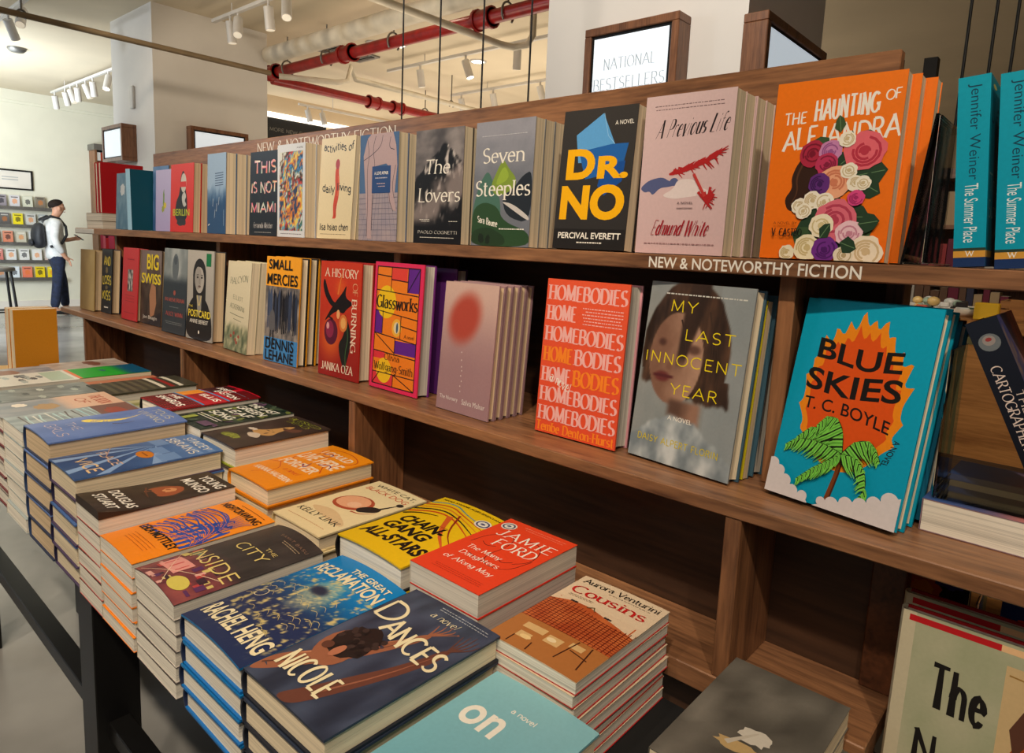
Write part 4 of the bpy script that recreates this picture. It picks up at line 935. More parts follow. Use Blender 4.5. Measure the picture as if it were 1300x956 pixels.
# periwinkle with a yellow reclining shape
a = art('yellowfig', .16, .246); a.paint(lambda u, v: mix((84, 110, 168), (110, 134, 190), .5 + fb(u, v, 3)), 12, 18)
a.sp([(.28, .34), (.42, .36), (.5, .44), (.56, .52), (.52, .62), (.42, .74), (.4, .76), (.5, .64), (.46, .54), (.38, .46), (.24, .4)], (238, 214, 80)); a.line([(.5, .5), (.56, .58), (.48, .7), (.4, .78)], .03, (240, 216, 84), True, 1); a.line([(.66, .5), (.72, .58), (.7, .66)], .03, (90, 84, 90), True, 1)
a.text('TOUS', (.26, .88, .82, .95), (206, 198, 160), 'mono', .12); a.text('VIVIANO', (.2, .78, .92, .85), (206, 198, 160), 'mono', .12); a.text('THE', (.3, .22, .7, .29), (190, 176, 176), 'mono', .1); a.text('GIRLS', (.22, .09, .86, .17), (200, 180, 180), 'mono', .1)
# pale streaks
a = art('streaks', .14, .24); a.paint(lambda u, v: mix((116, 128, 130), (176, 186, 186), .5 + fb(u, v, 5)), 12, 18); rr = random.Random(21)
for i in range(16): v = .1 + .05 * i; a.line([(.05 + rr.random() * .1, v), (.5, v + .03 * rr.uniform(-1, 1)), (.95, v + .02)], .03, rr.choice([(150, 196, 200), (206, 206, 196), (90, 80, 76), (170, 200, 200)]), True, 1)
a.rect(0, .66, 1, .98, (120, 84, 74)); a.ell(.5, .8, .3, .08, (150, 74, 60), jag=.4)
a = art('peach', .14, .24); a.paint(lambda u, v: mix(mix((120, 132, 140), (160, 160, 160), fb(u, v, 4) + .5), (214, 176, 150), sm(.46, .6, v)), 12, 18); a.text('THE BOOK', (.2, .8, .9, .92), (176, 84, 60), 'mono', .16); a.ell(.6, .4, .2, .1, (170, 140, 100), jag=.4); a.ell(.3, .22, .12, .06, (226, 216, 200), jag=.3); a.text('OF', (.3, .66, .7, .76), (176, 84, 60), 'mono', .16)
a = art('whitegreen', .14, .24); a.paint(lambda u, v: mix((206, 204, 192), (222, 220, 210), v), 8, 12)
rr = random.Random(17)
for i in range(12): a.ell(rr.random() * .8 + .1, .1 + rr.random() * .6, .12, .03, rr.choice([(130, 140, 140), (170, 180, 176), (96, 100, 104)]), jag=.5)
a.rect(.06, .74, .9, .96, (176, 196, 176))
a = art('greengrey', .14, .24); a.paint(lambda u, v: mix((96, 104, 104), (150, 156, 150), .5 + fb(u, v, 6)), 12, 18)
for i in range(9): a.ell(rr.random() * .8 + .1, rr.random() * .8 + .1, .1, .03, rr.choice([(190, 196, 186), (80, 90, 90), (166, 176, 166)]), jag=.5)
a = art('bright', .15, .24); a.paint(lambda u, v: mix((20, 164, 40), (10, 84, 120), sm(.62, .8, v)), 10, 16); a.ell(.4, .5, .1, .04, (40, 110, 110), jag=.4); a.rect(0, 0, 1, .14, (230, 120, 66))
a = art('coral', .15, .24); a.paint(lambda u, v: mix((214, 110, 80), (176, 120, 90), .5 + fb(u, v, 4)), 8, 12); a.text('THE', (.2, .2, .7, .3), W, 'mono', .14)
a = art('photo1', .14, .22); a.paint(lambda u, v: mix((120, 128, 140), (196, 190, 186), .5 + 1.4 * fb(u, v, 5)), 12, 18); a.ell(.5, .5, .3, .12, (150, 110, 90), jag=.4); a.ell(.7, .3, .12, .05, (90, 60, 50), jag=.4)
a = art('photo2', .14, .22); a.paint(lambda u, v: mix((150, 130, 120), (206, 196, 186), .5 + 1.4 * fb(u, v, 5, 4)), 12, 18); a.ell(.4, .6, .3, .1, (120, 70, 50), jag=.4)
# red and black blocks with cyan bars
a = art('redblocks', .155, .248); a.bg((176, 18, 30), (186, 16, 40)); a.rect(0, 0, 1, .34, (120, 24, 20))
for i in range(14): a.rect(0, .012 + .024 * i, 1, .022 + .024 * i, (34, 16, 14))
a.rect(.0, .36, .3, .62, (226, 140, 40)); a.rect(.0, .66, .4, .96, (60, 20, 24)); a.rect(.3, .42, .8, .6, (150, 16, 24)); a.rect(.55, .7, 1, .98, (96, 14, 20))
for v in (.35, .63): a.line([(0, v), (1, v + .01)], .035, (40, 140, 190))
a.line([(0, .84), (1, .86)], .02, (90, 90, 110))
for t, b in (('BRET', (.12, .8, .6, .87)), ('EASTON', (.3, .7, .96, .78)), ('ELLIS', (.4, .5, .94, .58)), ('THE', (.1, .24, .5, .31)), ('SHARDS', (.1, .12, .9, .21))): a.text(t, b, W, 'sans', .02)
# dark green leaf pattern with white words
a = art('leafwords', .145, .24); a.bg((40, 52, 44)); rr = random.Random(31)
for i in range(60): a.ell(rr.random() * .9 + .05, rr.random() * .92 + .04, .09, .025, rr.choice([(28, 42, 36), (70, 86, 66), (110, 120, 60), (24, 34, 32), (96, 70, 96)]), rr.uniform(0, 180))
for t, b in (('THE LAST', (.1, .78, .9, .88)), ('GREEN', (.1, .64, .9, .75)), ('LEAF', (.14, .5, .86, .61)), ('SONG', (.12, .34, .8, .45))): a.text(t, b, (222, 220, 206), 'mono', .26)
a.lines((.1, .22, .8, .3), 2, W, .02); a.rect(.6, .08, .9, .18, (100, 74, 100)); a.rect(.16, .06, .3, .2, (150, 160, 70))
# dark brown still life with olive writing
a = art('olive', .15, .25); a.paint(lambda u, v: mix((50, 40, 36), (82, 62, 54), fb(u, v, 4) + .4), 14, 20)
a.sp([(.3, .4), (.5, .5), (.56, .72), (.66, .76), (.7, .56), (.82, .42), (.6, .34)], (196, 150, 90)); a.sp([(.4, .32), (.6, .4), (.8, .3), (.62, .26)], (206, 190, 170)); a.sp([(.6, .6), (.9, .64), (.86, .76), (.7, .7)], (106, 70, 56)); a.ell(.3, .42, .1, .03, (210, 196, 180), jag=.4)
a.text('BLESSED', (.12, .88, .92, .94), (170, 180, 50), 'script', .2, .07, shear=.2); a.text('DEAD', (.24, .8, .8, .86), (170, 180, 50), 'script', .2, .07, shear=.2); a.ell(.4, .16, .2, .05, (120, 126, 44), jag=.5); a.text('aa', (.3, .12, .6, .2), (150, 156, 60), 'script', .2, .08)
# orange with white words and a red line
a = art('whitewords', .148, .246); a.bg((236, 140, 16), (240, 146, 22))
a.line([(0, .36), (.3, .42), (.06, .6), (.3, .74), (.1, .88), (.5, .96), (.9, .9), (.96, .8), (.7, .62), (.94, .48)], .016, (196, 70, 30), smooth=3); a.line([(.3, .1), (.5, .28), (.2, .4)], .014, (206, 84, 34), smooth=2)
for t, b in (('I COULD', (.22, .78, .86, .87)), ('LIVE HERE', (.1, .58, .95, .73)), ('FOREVER', (.12, .4, .9, .52)), ('HANNA HALPERIN', (.12, .17, .95, .235))): a.text(t, b, (240, 216, 190), 'sans', .03)
PU = (110, 30, 110)
for P in ([(.3, .78), (.46, .84), (.5, .74), (.34, .74)], [(.66, .58), (.8, .66), (.9, .58)], [(.5, .5), (.64, .44), (.56, .56)]): a.line(P, .03, PU, True, 2)
a.text('a novel', (.5, .3, .84, .36), (206, 60, 40), 'script', .14, .06, shear=.2)
# cream with a pan
a = art('pan', .146, .246); a.bg((226, 206, 160), (230, 212, 168))
a.ell(.44, .54, .3, .14, (170, 76, 48), 14); a.ell(.42, .55, .25, .115, (226, 166, 128), 14); a.ell(.5, .52, .1, .05, (232, 184, 150), 14)
a.sp([(.6, .5), (.72, .6), (.86, .62), (.9, .56), (.82, .5), (.7, .44)], (44, 34, 30)); a.line([(.82, .58), (.88, .7), (.9, .76)], .05, (44, 34, 30), True, 1); a.ell(.91, .77, .05, .03, (50, 40, 36)); a.line([(.64, .42), (.8, .44), (.9, .54)], .03, (170, 76, 48), True, 2); a.line([(.6, .28), (.7, .25), (.78, .28)], .05, (140, 66, 40), True, 2); a.sp([(.1, .3), (.5, .36), (.96, .24), (.9, .18), (.3, .24)], (214, 184, 140))
a.text('WHITE CAT,', (.14, .89, .93, .945), K, 'sans', 0); a.text('BLACK DOG', (.1, .805, .92, .865), (196, 74, 40), 'sans', 0); a.text('KELLY LINK', (.08, .17, .9, .235), K, 'sans', 0); a.lines((.1, .08, .9, .1), 1, (190, 130, 90), .01)
# yellow with black slanted capitals and coloured bands
a = art('bands', .152, .246); a.bg((226, 184, 20), (230, 190, 24))
for i, c in enumerate(((196, 70, 30), (40, 34, 30), (214, 130, 40), (196, 70, 30), (90, 140, 150))): a.line([(.0, .62 + .06 * i), (.3, .74 + .05 * i), (.6, .72 + .03 * i), (.96, .6 + .05 * i)], .05 - .004 * i, c, True, 3)
a.line([(.5, .74), (.7, .5), (.96, .36)], .08, (206, 92, 40), True, 2); a.line([(.56, .8), (.76, .54), (.98, .42)], .03, (140, 40, 26), True, 2); a.line([(.02, .56), (.16, .64), (.4, .68)], .05, K, True, 2)
for t, b in (('CHAIN-', (.14, .44, .78, .56)), ('GANG', (.12, .3, .76, .42)), ('ALL-STARS', (.06, .14, .94, .27))): a.text(t, b, K, 'sans', .04, shear=.12)
a.text('NANA KWAME ADJEI-BRENYAH', (.06, .935, .94, .965), K, 'sans', 0.02); a.ell(.86, .83, .1, .06, (226, 220, 210)); a.ell(.86, .83, .08, .048, (60, 60, 100)); a.ell(.86, .83, .06, .036, (226, 220, 210)); a.ell(.86, .83, .03, .014, (90, 90, 120)); a.text('A NOVEL', (.6, .56, .74, .575), (150, 60, 20), 'sans', 0)
# red with white capitals and a line face
a = art('lineface', .134, .222); a.bg((226, 66, 34), (232, 72, 38))
for P in ([(.1, .5), (.14, .7), (.4, .78), (.5, .62), (.46, .4), (.6, .3), (.86, .34), (.92, .56)], [(.5, .78), (.7, .8), (.86, .7), (.92, .54), (.8, .44)], [(.2, .56), (.3, .52), (.4, .56)], [(.6, .44), (.7, .4), (.78, .46)], [(.3, .36), (.5, .32), (.6, .36)], [(.62, .64), (.74, .62)]): a.line(P, .009, (70, 26, 24), smooth=3)
a.text('JAMIE', (.16, .71, .94, .83), W, 'serif', .12, space=.18); a.text('FORD', (.3, .56, .88, .68), W, 'serif', .12, space=.18)
for t, b in (('The Many', (.16, .4, .66, .47)), ('Daughters', (.2, .3, .76, .37)), ('of Afong Moy', (.14, .19, .84, .26))): a.text(t, b, W, 'serif', .13)
a.ell(.14, .88, .1, .06, (226, 220, 210)); a.ell(.14, .88, .08, .048, (70, 66, 96)); a.ell(.14, .88, .06, .036, (226, 220, 210)); a.ell(.14, .88, .03, .014, (90, 90, 120)); a.lines((.3, .9, .9, .96), 2, (250, 160, 130), .008); a.lines((.2, .06, .9, .12), 3, (150, 40, 20), .006)
# cream top, red lattice, tan floor
a = art('lattice', .137, .222); a.bg((222, 196, 166), (226, 202, 172))
a.paint(lambda u, v: mix((170, 70, 34), (206, 112, 60), .5 + 1.2 * fb(u, v, 5)), 14, 10, (0, .3, 1, .66)); a.poly([(0, .6), (.3, .68), (1, .56), (1, .68), (0, .68)], (222, 196, 166))
for i in range(22): a.line([(i / 21, .3), (i / 21, .6 + .03 * math.sin(i * .3))], .008, (110, 34, 20))
for i in range(12): a.line([(0, .32 + .025 * i), (1, .31 + .022 * i)], .006, (110, 34, 20))
a.rect(0, 0, 1, .31, (176, 112, 58))
for r in ((.16, .2, .4, .26), (.44, .16, .6, .24), (.2, .1, .34, .16), (.66, .22, .8, .27)): a.rect(*r, (214, 176, 120))
for P in ([(.7, .3), (.66, .08)], [(.84, .3), (.9, .08)], [(.7, .2), (.9, .18)], [(.2, .1), (.2, .02)], [(.4, .1), (.42, .02)]): a.line(P, .014, (70, 34, 20))
a.ell(.5, .2, .05, .02, (236, 214, 170)); a.ell(.3, .12, .06, .02, (232, 200, 140)); a.line([(.4, .64), (.46, .67), (.5, .63)], .012, (110, 90, 60)); a.rect(.2, .645, .28, .66, (60, 50, 50)); a.rect(.62, .615, .7, .63, (60, 50, 50))
a.text('Aurora Venturini', (.06, .9, .95, .965), (40, 34, 30), 'serif', .13); a.text('Cousins', (.06, .75, .92, .85), (196, 36, 34), 'serif', .19); a.lines((.1, .7, .4, .73), 2, (130, 110, 90), .006); a.lines((.4, .87, .9, .89), 1, (150, 130, 110), .006)
a = art('lightblue', .15, .235); a.bg((110, 170, 186), (136, 190, 200)); a.text('a novel', (.42, .8, .64, .835), W, 'mono', .14); a.text('on', (.14, .6, .5, .74), W, 'sans', 0.02)
a = art('greyflower', .135, .22); a.paint(lambda u, v: mix((70, 66, 60), (128, 122, 112), .5 + fb(u, v, 3)), 10, 14); a.ell(.56, .42, .12, .06, (206, 198, 184), jag=.5); a.ell(.5, .3, .2, .04, (190, 160, 110), jag=.5); a.line([(.4, .3), (.5, .4), (.56, .46)], .05, (196, 186, 170), True, 1)
a = art('striped', .15, .24); a.bg((58, 56, 44), (64, 62, 50))
for i in range(8): a.rect(0, .1 + .1 * i, .95, .15 + .1 * i, [(90, 86, 66), (214, 206, 186), (150, 34, 30), (214, 206, 186)][i % 4] if i > 3 else (88, 84, 64))
a = art('olivegreen', .14, .23); a.paint(lambda u, v: mix((120, 124, 66), (200, 190, 160), sm(.1, .9, fb(u, v, 4) + .5)), 8, 12)

# ------------------------------------------------------------------ editions
def ed(key, kind, w, h, t, front, spine=None, back=None, **k):
    return Book(kind, w, h, t, front, ART.get(key), spine, back, **k)
HC, PB = 'hardcover', 'paperback'
arch = lambda amp: Lift(lambda u, v: amp * max(0, math.sin(PI * max(0, min(1, u * .93 + .07)))) ** .8, True)
corner = Lift(lambda u, v: .012 * max(0, 1 - u) ** .6 * (1 - v) ** 2 + .012 * max(0, 1 - v * 2.2) ** 2 * u, False)

# ------------------------------------------------------------------ the shelving unit
Zs = lambda z: H0 + z
ZU, ZL, ZB = -.003, -.31, -.549          # tops of upper shelf, lower shelf, base ledge
unit = tag(empty('display_bookshelf', (0, 0, 0)), 'long dark walnut bookshelf with two stepped shelves of face-out novels', 'bookshelf')
def part(name, mat, *bx, b=.0015, label=None, parent=None):
    m = MB()
    for q in bx: m.box(q[0], q[1], q[2], q[3], Zs(q[4]), Zs(q[5]), b)
    o = m.build(name, mat, parent or unit)
    if label: o['label'] = label
    return o
part('shelf_board', M['wal_x'], (-3.12, .75, .885, 1.30, ZU - .022, ZU))
part('shelf_board', M['wal_x'], (-3.05, .75, .803, 1.30, ZL - .019, ZL))
part('base_ledge', M['wal_x'], (-2.80, -.145, .803, .938, ZB - .03, ZB))
part('base_ledge', M['wal_x'], (-.145, .75, .80, 1.30, -.655, -.628))
part('header_rail', M['wal_x'], (-2.85, -.258, 1.085, 1.105, ZU, .293))
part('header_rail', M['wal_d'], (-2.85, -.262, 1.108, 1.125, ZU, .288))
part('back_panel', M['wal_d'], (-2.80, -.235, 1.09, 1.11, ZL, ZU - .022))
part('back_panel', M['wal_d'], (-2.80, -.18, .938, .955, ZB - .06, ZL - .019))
part('upright_post', M['wal_z'], (-.24, -.216, 1.07, 1.112, ZL, ZU - .022))
part('upright_post', M['wal_y'], (-.184, -.145, .925, .958, ZB - .0, ZL - .019))
for x in (-2.782, -1.965, -1.148, -.3325):
    part('divider_panel', M['wal_z'], (x, x + .0215, .915, 1.09, ZL, ZU - .022))
    if x > -2.7: part('divider_panel', M['wal_z'], (x, x + .0215, .805, .938, ZB, ZL - .019))
part('end_panel', M['wal_z'], (-2.80, -2.782, .805, .955, -1.38, ZL - .019))
part('plinth', M['wal_d'], (-2.78, .75, .84, .86, -1.38, -.66)); part('plinth', M['wal_d'], (-2.782, -.145, .84, .86, -.66, ZB - .03))
part('label_holder', M['fix'], (-3.115, -2.90, .8825, .8848, ZU - .02, ZU - .003), label='pale shelf edge label strip')
def sign_letters(name, t, x0, x1, y, z0, z1, style, wt, thin=.05, space=None):
    a = Art(1, 1); a.text(t, (x0, Zs(z0), x1, Zs(z1)), W, style, wt, thin, space)
    me = bpy.data.meshes.new(name); me.from_pydata([(q[0], q[1] + y, q[2]) for q in a.V], [], a.F); me.update()
    o = add(name, me, M['vinyl'], unit); o['label'] = 'white lettering on the wood'; return o
sign_letters('shelf_lettering', 'NEW & NOTEWORTHY FICTION', -.515, -.226, .8848, ZU - .0195, ZU - .0035, 'sans', .014)
sign_letters('rail_lettering', 'NEW & NOTEWORTHY FICTION', -2.04, -1.36, 1.0848, .248, .282, 'serif', .13, .04)

# ------------------------------------------------------------------ table
tb = tag(empty('display_table', (-1.4, .58, 0)), 'long black framed table under the flat stacks of books', 'table')
def tpart(name, mat, *bx):
    m = MB()
    for q in bx: m.box(q[0] + 1.4, q[1] + 1.4, q[2] - .58, q[3] - .58, q[4], q[5], .002)
    return m.build(name, mat, tb)
tpart('table_top', M['blackm'], (-2.75, -.13, .355, .80, TABLE - .022, TABLE - .0005))
for x in (-2.66, -1.45, -.26):
    tpart('leg', M['black'], (x, x + .085, .385, .465, 0, TABLE - .022)); tpart('leg', M['black'], (x, x + .085, .70, .78, 0, TABLE - .022))
tpart('stretcher', M['black'], (-2.66, -.2, .405, .445, .385, .42)); tpart('stretcher', M['black'], (-2.66, -.2, .72, .76, .385, .42))

# ------------------------------------------------------------------ face-out books, upper shelf
U0 = Zs(ZU); YU = .915
def up(key, desc, short, x0, w, h, t, n, tilt, kind=PB, front=(200, 200, 200), spine=None, back=None, y=YU, dx=0, yaw=0, mat='gloss', page='page_cream', jit=.0015):
    B = ed(key, kind, w, h, t, front, spine, back, mat=mat, page=page); faced(B, desc, short, x0, y, U0, n, tilt, dx, yaw, jit=jit); return B
up('flowers', 'orange novel with a woman\'s profile filled with roses, white hand lettering', 'orange rose profile novel', -.3635, .153, .228, .027, 3, 3.2, PB, (236, 116, 18), (60, 40, 30), (236, 116, 18), dx=.010)
up('pinkfig', 'dusty pink paperback with red and blue brush figures and script title', 'dusty pink brush figure paperback', -.5585, .1415, .231, .033, 4, 1.5, PB, (208, 178, 178))
up('bluefold', 'charcoal paperback with huge yellow letters over folded blue paper', 'charcoal yellow lettered paperback', -.7215, .1425, .227, .026, 3, 4.5, PB, (52, 49, 48))
up('hills', 'grey and green paperback of hills with white serif title', 'grey green hill paperback', -.9175, .1425, .224, .027, 4, 1.6, PB, (120, 124, 130))
up('mountain', 'black and white mountain paperback with large white serif title', 'black mountain paperback', -1.0855, .139, .222, .024, 4, 0.8, PB, (40, 38, 40))
up('gridfig', 'blue and pink paperback with bent nude outline and small blue label', 'blue pink nude outline paperback', -1.2735, .133, .227, .026, 4, .8, PB, (96, 116, 150))
up('slimfig', 'cream paperback with a slim red standing figure', 'cream red figure paperback', -1.441, .136, .233, .014, 2, 3.6, PB, (230, 212, 172))
up('mosaic', 'multicoloured swirling mosaic face paperback with white border', 'swirling mosaic paperback', -1.6225, .128, .228, .03, 4, .7, PB, (206, 210, 216))
up('colourcaps', 'dark navy paperback with title in many-coloured torn capitals', 'navy many-coloured capitals paperback', -1.7705, .144, .219, .02, 2, 2, PB, (24, 30, 38))
up('bluecity', 'pale blue over dark blue night scene paperback', 'pale and dark blue night paperback', -2.022, .115, .228, .03, 4, 1.6, PB, (96, 126, 160))
up('redfig', 'bright red paperback with dark portrait and olive green capitals', 'red portrait paperback', -2.285, .166, .21, .022, 2, 2.4, PB, (206, 50, 44), back=(200, 40, 50), page='page_tan')
B = ed('x', PB, .15, .205, .016, (214, 96, 116)); faced(B, 'plain pink backed paperback behind the red portrait paperback', 'pink backed paperback', -2.262, .972, U0, 1, 2.4)
up('lilac', 'lilac paperback with a small yellow green plant', 'lilac plant paperback', -2.44, .13, .2, .03, 1, 2, PB, (178, 170, 212), y=.93)
up('bluejacket', 'mid blue hardcover with pale bands left of the lilac paperback', 'mid blue banded hardcover', -2.575, .13, .222, .034, 1, 2, HC, (70, 108, 158), y=.972, page='page_tan')
up('slateblue', 'slate blue hardcover partly behind a pale blue spine', 'slate blue hardcover', -2.765, .12, .2, .03, 1, 3, HC, (84, 124, 148))
B = ed('x', HC, .155, .208, .035, (16, 74, 92), (150, 190, 216), (16, 74, 92), page='page_tan')
B.copy('teal hardcover with pale blue spine turned outward', 'single books at the dim shelf end', (-2.578, .905, U0 + .0014), (-.02, 0, PI / 2))
# pile lying at the far end of the upper shelf with two red books standing on it
B = ed('x', PB, .17, .235, .029, (150, 134, 112), page='page_grey')
for i in range(2): B.copy(['upper', 'lower'][i] + ' of two thick grey edged books lying flat at the far shelf end', 'thick books lying flat at the far shelf end', (-3.03 + .004 * i, .90, U0 + .0295 * (2 - i)), (-PI / 2, 0, .01 * i))
B = Book(HC, .15, .19, .028, (160, 22, 30), None, (150, 20, 28), (170, 24, 32), page='page_grey')
for i, x in enumerate((-2.93, -2.965)): B.copy(['red hardcover with gilt panel standing on the lying books', 'second red hardcover pressed behind the gilt panel one'][i], 'red hardcovers on the lying books', (x, 1.065, U0 + .0595), (0, 0, -PI / 2))
# spine-out pair by the clear stand
sp = Art(.03, .207); sp.bg((0, 150, 178), (0, 158, 184)); sp.rect(0, 0, 1, .05, (24, 50, 96)); sp.rect(0, .05, 1, .085, (206, 150, 60)); sp.rect(0, .085, 1, .1, (40, 60, 50))
sp.text('Jennifer Weiner', (.3, .46, .74, .96), (10, 62, 84), 'sans', -0.005, rot=90); sp.text('The Summer Place', (.3, .13, .72, .44), (226, 236, 236), 'sans', 0, rot=90); sp.text('W', (.36, .055, .66, .085), W, 'serif', .16)
a = art('summer', .13, .207); a.bg((0, 120, 140), (0, 132, 152)); a.text('Jen', (.1, .76, .96, .9), (0, 70, 86), 'mono', .1); a.text('The', (.1, .4, .6, .5), (150, 190, 180), 'mono', .1); a.text('Summer', (.1, .26, .96, .36), (150, 190, 180), 'mono', .1); a.rect(0, 0, 1, .05, (24, 50, 96)); a.rect(0, .05, 1, .085, (206, 150, 60)); a.ell(.24, .955, .1, .012, (200, 190, 110))
B = Book(PB, .13, .207, .03, (0, 132, 152), ART['summer'], (0, 154, 182), (0, 140, 160), spine_art=sp)
for i, x in enumerate((-.1075, -.069)):
    B.copy(['turquoise paperback showing its lettered spine beside the clear stand', 'second turquoise spine, cut by the edge of the picture'][i], 'turquoise spine-out paperbacks', (x, .905, U0 + .003), (math.radians(-5), 0, PI / 2))

# ------------------------------------------------------------------ face-out books, lower shelf
L0 = Zs(ZL)
def lo(key, desc, short, x0, y, w, h, t, n, tilt, yaw=0, kind=HC, front=(200, 200, 200), spine=None, back=None, mat='gloss', page='page_cream', dx=0, jit=.001):
    B = ed(key, kind, w, h, t, front, spine, back, mat=mat, page=page); faced(B, desc, short, x0, y, L0, n, tilt, dx, yaw, jit=jit); return B
lo('palm', 'turquoise hardcover with a palm tree before an orange flame', 'turquoise palm tree hardcover', -.309, .876, .163, .26, .024, 2, 13, -11, HC, (0, 154, 186), (0, 130, 160), (0, 140, 170), dx=.003)
B = ed('x', HC, .15, .243, .026, (20, 96, 124), page='page_grey'); faced(B, 'deep teal hardcover behind the palm tree books', 'deep teal hardcover', -.285, .938, L0, 1, 12, 0, -11)
B = ed('x', HC, .15, .245, .026, (120, 34, 26), page='page_tan'); faced(B, 'dark red hardcover at the back behind the deep teal one', 'dark red hardcover', -.292, .972, L0, 1, 11, 0, -11)
lo('portrait', 'grey hardcover with a painted brown-haired woman and thin yellow capitals', 'painted woman hardcover', -.524, .8775, .17, .265, .03, 1, 7, -6.7, HC, (136, 140, 138), (70, 100, 116), (60, 90, 108))
B = ed('x', PB, .158, .25, .016, (196, 178, 30), None, (70, 96, 110), page='page_tan'); faced(B, 'yellow edged paperback wedged behind the painted woman hardcover', 'yellow edged paperback', -.508, .915, L0, 1, 6, 0, -6.7)
B = ed('x', HC, .158, .255, .03, (64, 96, 112), page='page_grey'); faced(B, 'blue grey hardcover behind the yellow edged paperback', 'blue grey hardcover', -.502, .935, L0, 1, 6, 0, -6.7)
lo('repeat', 'orange red hardcover with one pink word repeated in rows', 'orange red repeated word hardcover', -.703, .869, .16, .257, .038, 1, 3.8, 0, HC, (228, 84, 52), (228, 84, 52), (214, 150, 160), page='page_grey')
lo('mauve', 'mauve hardcover with a blurred red disc', 'mauve red disc hardcover', -.932, .8505, .142, .239, .0175, 5, 4.2, -2.8, HC, (176, 140, 142), (160, 124, 128), (150, 118, 124), mat='matte', page='page_tan')
lo('panels', 'hot pink bordered hardcover with orange and purple leaded panels', 'orange purple panel hardcover', -1.1615, .866, .158, .264, .032, 1, 3, -1, HC, (228, 60, 80), (200, 40, 90), (110, 40, 120), page='page_grey')
B = ed('x', HC, .145, .258, .03, (90, 40, 110), (214, 120, 40), (70, 34, 96), page='page_grey'); faced(B, 'dark purple hardcover behind the leaded panel one', 'dark purple hardcover', -1.118, .922, L0, 1, 3)
lo('burning', 'red hardcover with dark twisting plants and a purple bulb', 'red dark plant hardcover', -1.343, .857, .15, .2575, .034, 2, 2, 1, HC, (186, 40, 30), (150, 26, 26), (150, 26, 26))
lo('crowd', 'hardcover with orange top, grey crowd photograph and blue foot', 'orange grey and blue crowd hardcover', -1.572, .846, .147, .258, .023, 3, 3.1, 2, HC, (236, 160, 36), (30, 30, 34), (30, 28, 30))
lo('landscape', 'cream paperback with a low painted landscape along its foot', 'cream landscape paperback', -1.79, .848, .148, .237, .022, 3, 4.5, -4, PB, (206, 196, 166), mat='matte')
lo('sitter', 'black and white portrait hardcover with yellow title and green tag', 'black and white portrait hardcover', -2.022, .846, .15, .257, .036, 1, 3, 3, HC, (160, 156, 150), (40, 40, 44), (40, 40, 44), page='page_tan')
lo('slate', 'slate grey hardcover with misty top and dull red capitals', 'slate grey misty hardcover', -2.19, .843, .153, .256, .036, 1, 4, 2, HC, (48, 56, 64), (40, 46, 54), (40, 46, 54), page='page_tan')
lo('swiss', 'brown collage hardcover with two big yellow words', 'brown yellow worded hardcover', -2.433, .868, .155, .243, .03, 1, 3, 2, HC, (84, 68, 58), page='page_tan')
lo('redphoto', 'plain red hardcover with a small black and white photograph', 'plain red small photograph hardcover', -2.573, .858, .138, .246, .03, 1, 3.8, 0, HC, (192, 40, 46), (170, 34, 40), (170, 34, 40), page='page_tan')
lo('stacked', 'black hardcover with three stacked yellow brush words', 'black yellow brush worded hardcover', -2.80, .865, .10, .233, .03, 1, 3.4, 1, HC, (38, 40, 44), (30, 32, 40), (24, 28, 50), page='page_tan')
lo('ochre', 'ochre hardcover at the far end of the lower shelf', 'ochre hardcover', -2.955, .842, .14, .226, .034, 1, 3, 2, HC, (160, 132, 80), page='page_tan')

# ------------------------------------------------------------------ right hand open bay
sp = Art(.03, .215); sp.paint(lambda u, v: mix((14, 16, 26), (24, 30, 44), v), 4, 10); sp.ell(.5, .88, .34, .045, (110, 116, 120)); sp.ell(.5, .89, .2, .026, (150, 140, 136)); sp.ell(.5, .895, .1, .01, (150, 60, 60))
sp.text('CARTOGRAPHERS', (.2, .3, .56, .76), (226, 206, 196), 'serif', .13, rot=90); sp.text('THE', (.64, .5, .88, .62), (226, 206, 196), 'serif', .13, rot=90); sp.text('SHEPHERD', (.3, .04, .7, .26), (214, 110, 50), 'serif', .13, rot=90)
a = art('maps', .14, .215); a.paint(lambda u, v: mix(mix((60, 64, 110), (196, 120, 100), sm(.3, .7, u + .2 * fb(u, v, 3))), (130, 110, 90), sm(.1, .3, fb(u, v, 9, 3))), 16, 24)
for i in range(7): a.line([(.1 + .1 * i, .1), (.2 + .1 * i, .5), (.1 + .13 * i, .9)], .016, (110, 90, 70), smooth=2)
B = Book(PB, .14, .215, .03, (70, 70, 110), ART['maps'], (18, 20, 32), (40, 40, 60), spine_art=sp)
B.copy('black spined paperback leaning sideways on the clear bookend', None, (.0035, .885, Zs(-.2455)), (math.radians(-25.5), 0, PI / 2))
a = art('dusk', .16, .22); a.paint(lambda u, v: mix((60, 90, 150), (226, 130, 110), sm(.1, .8, u + .15 * fb(u, v, 4))), 14, 20); a.text('ART', (.7, .02, .95, .07), K, 'mono', .2)
B = Book(PB, .16, .22, .0385, (150, 120, 130), ART['dusk'], page='page_white'); B.copy('thick white edged paperback lying flat under the clear bookend', None, (-.135, .893, Zs(ZL) + .039), (-PI / 2, 0, -.03))
m = MB(); m.box(-.128, -.1245, .90, 1.0, Zs(-.2705), Zs(-.095), .001); o = m.build('clear_bookend', M['acryl']); tag(o, 'clear acrylic bookend standing on the thick white edged paperback', 'bookend')
m2 = MB(); m2.box(-.1243, -.005, .90, 1.0, Zs(-.2705), Zs(-.2625), .001); m2.build('base_plate', M['acryl'], o)
o = empty('clear_bookend'); tag(o, 'clear acrylic wedge stand left of the turquoise spines', 'bookend')
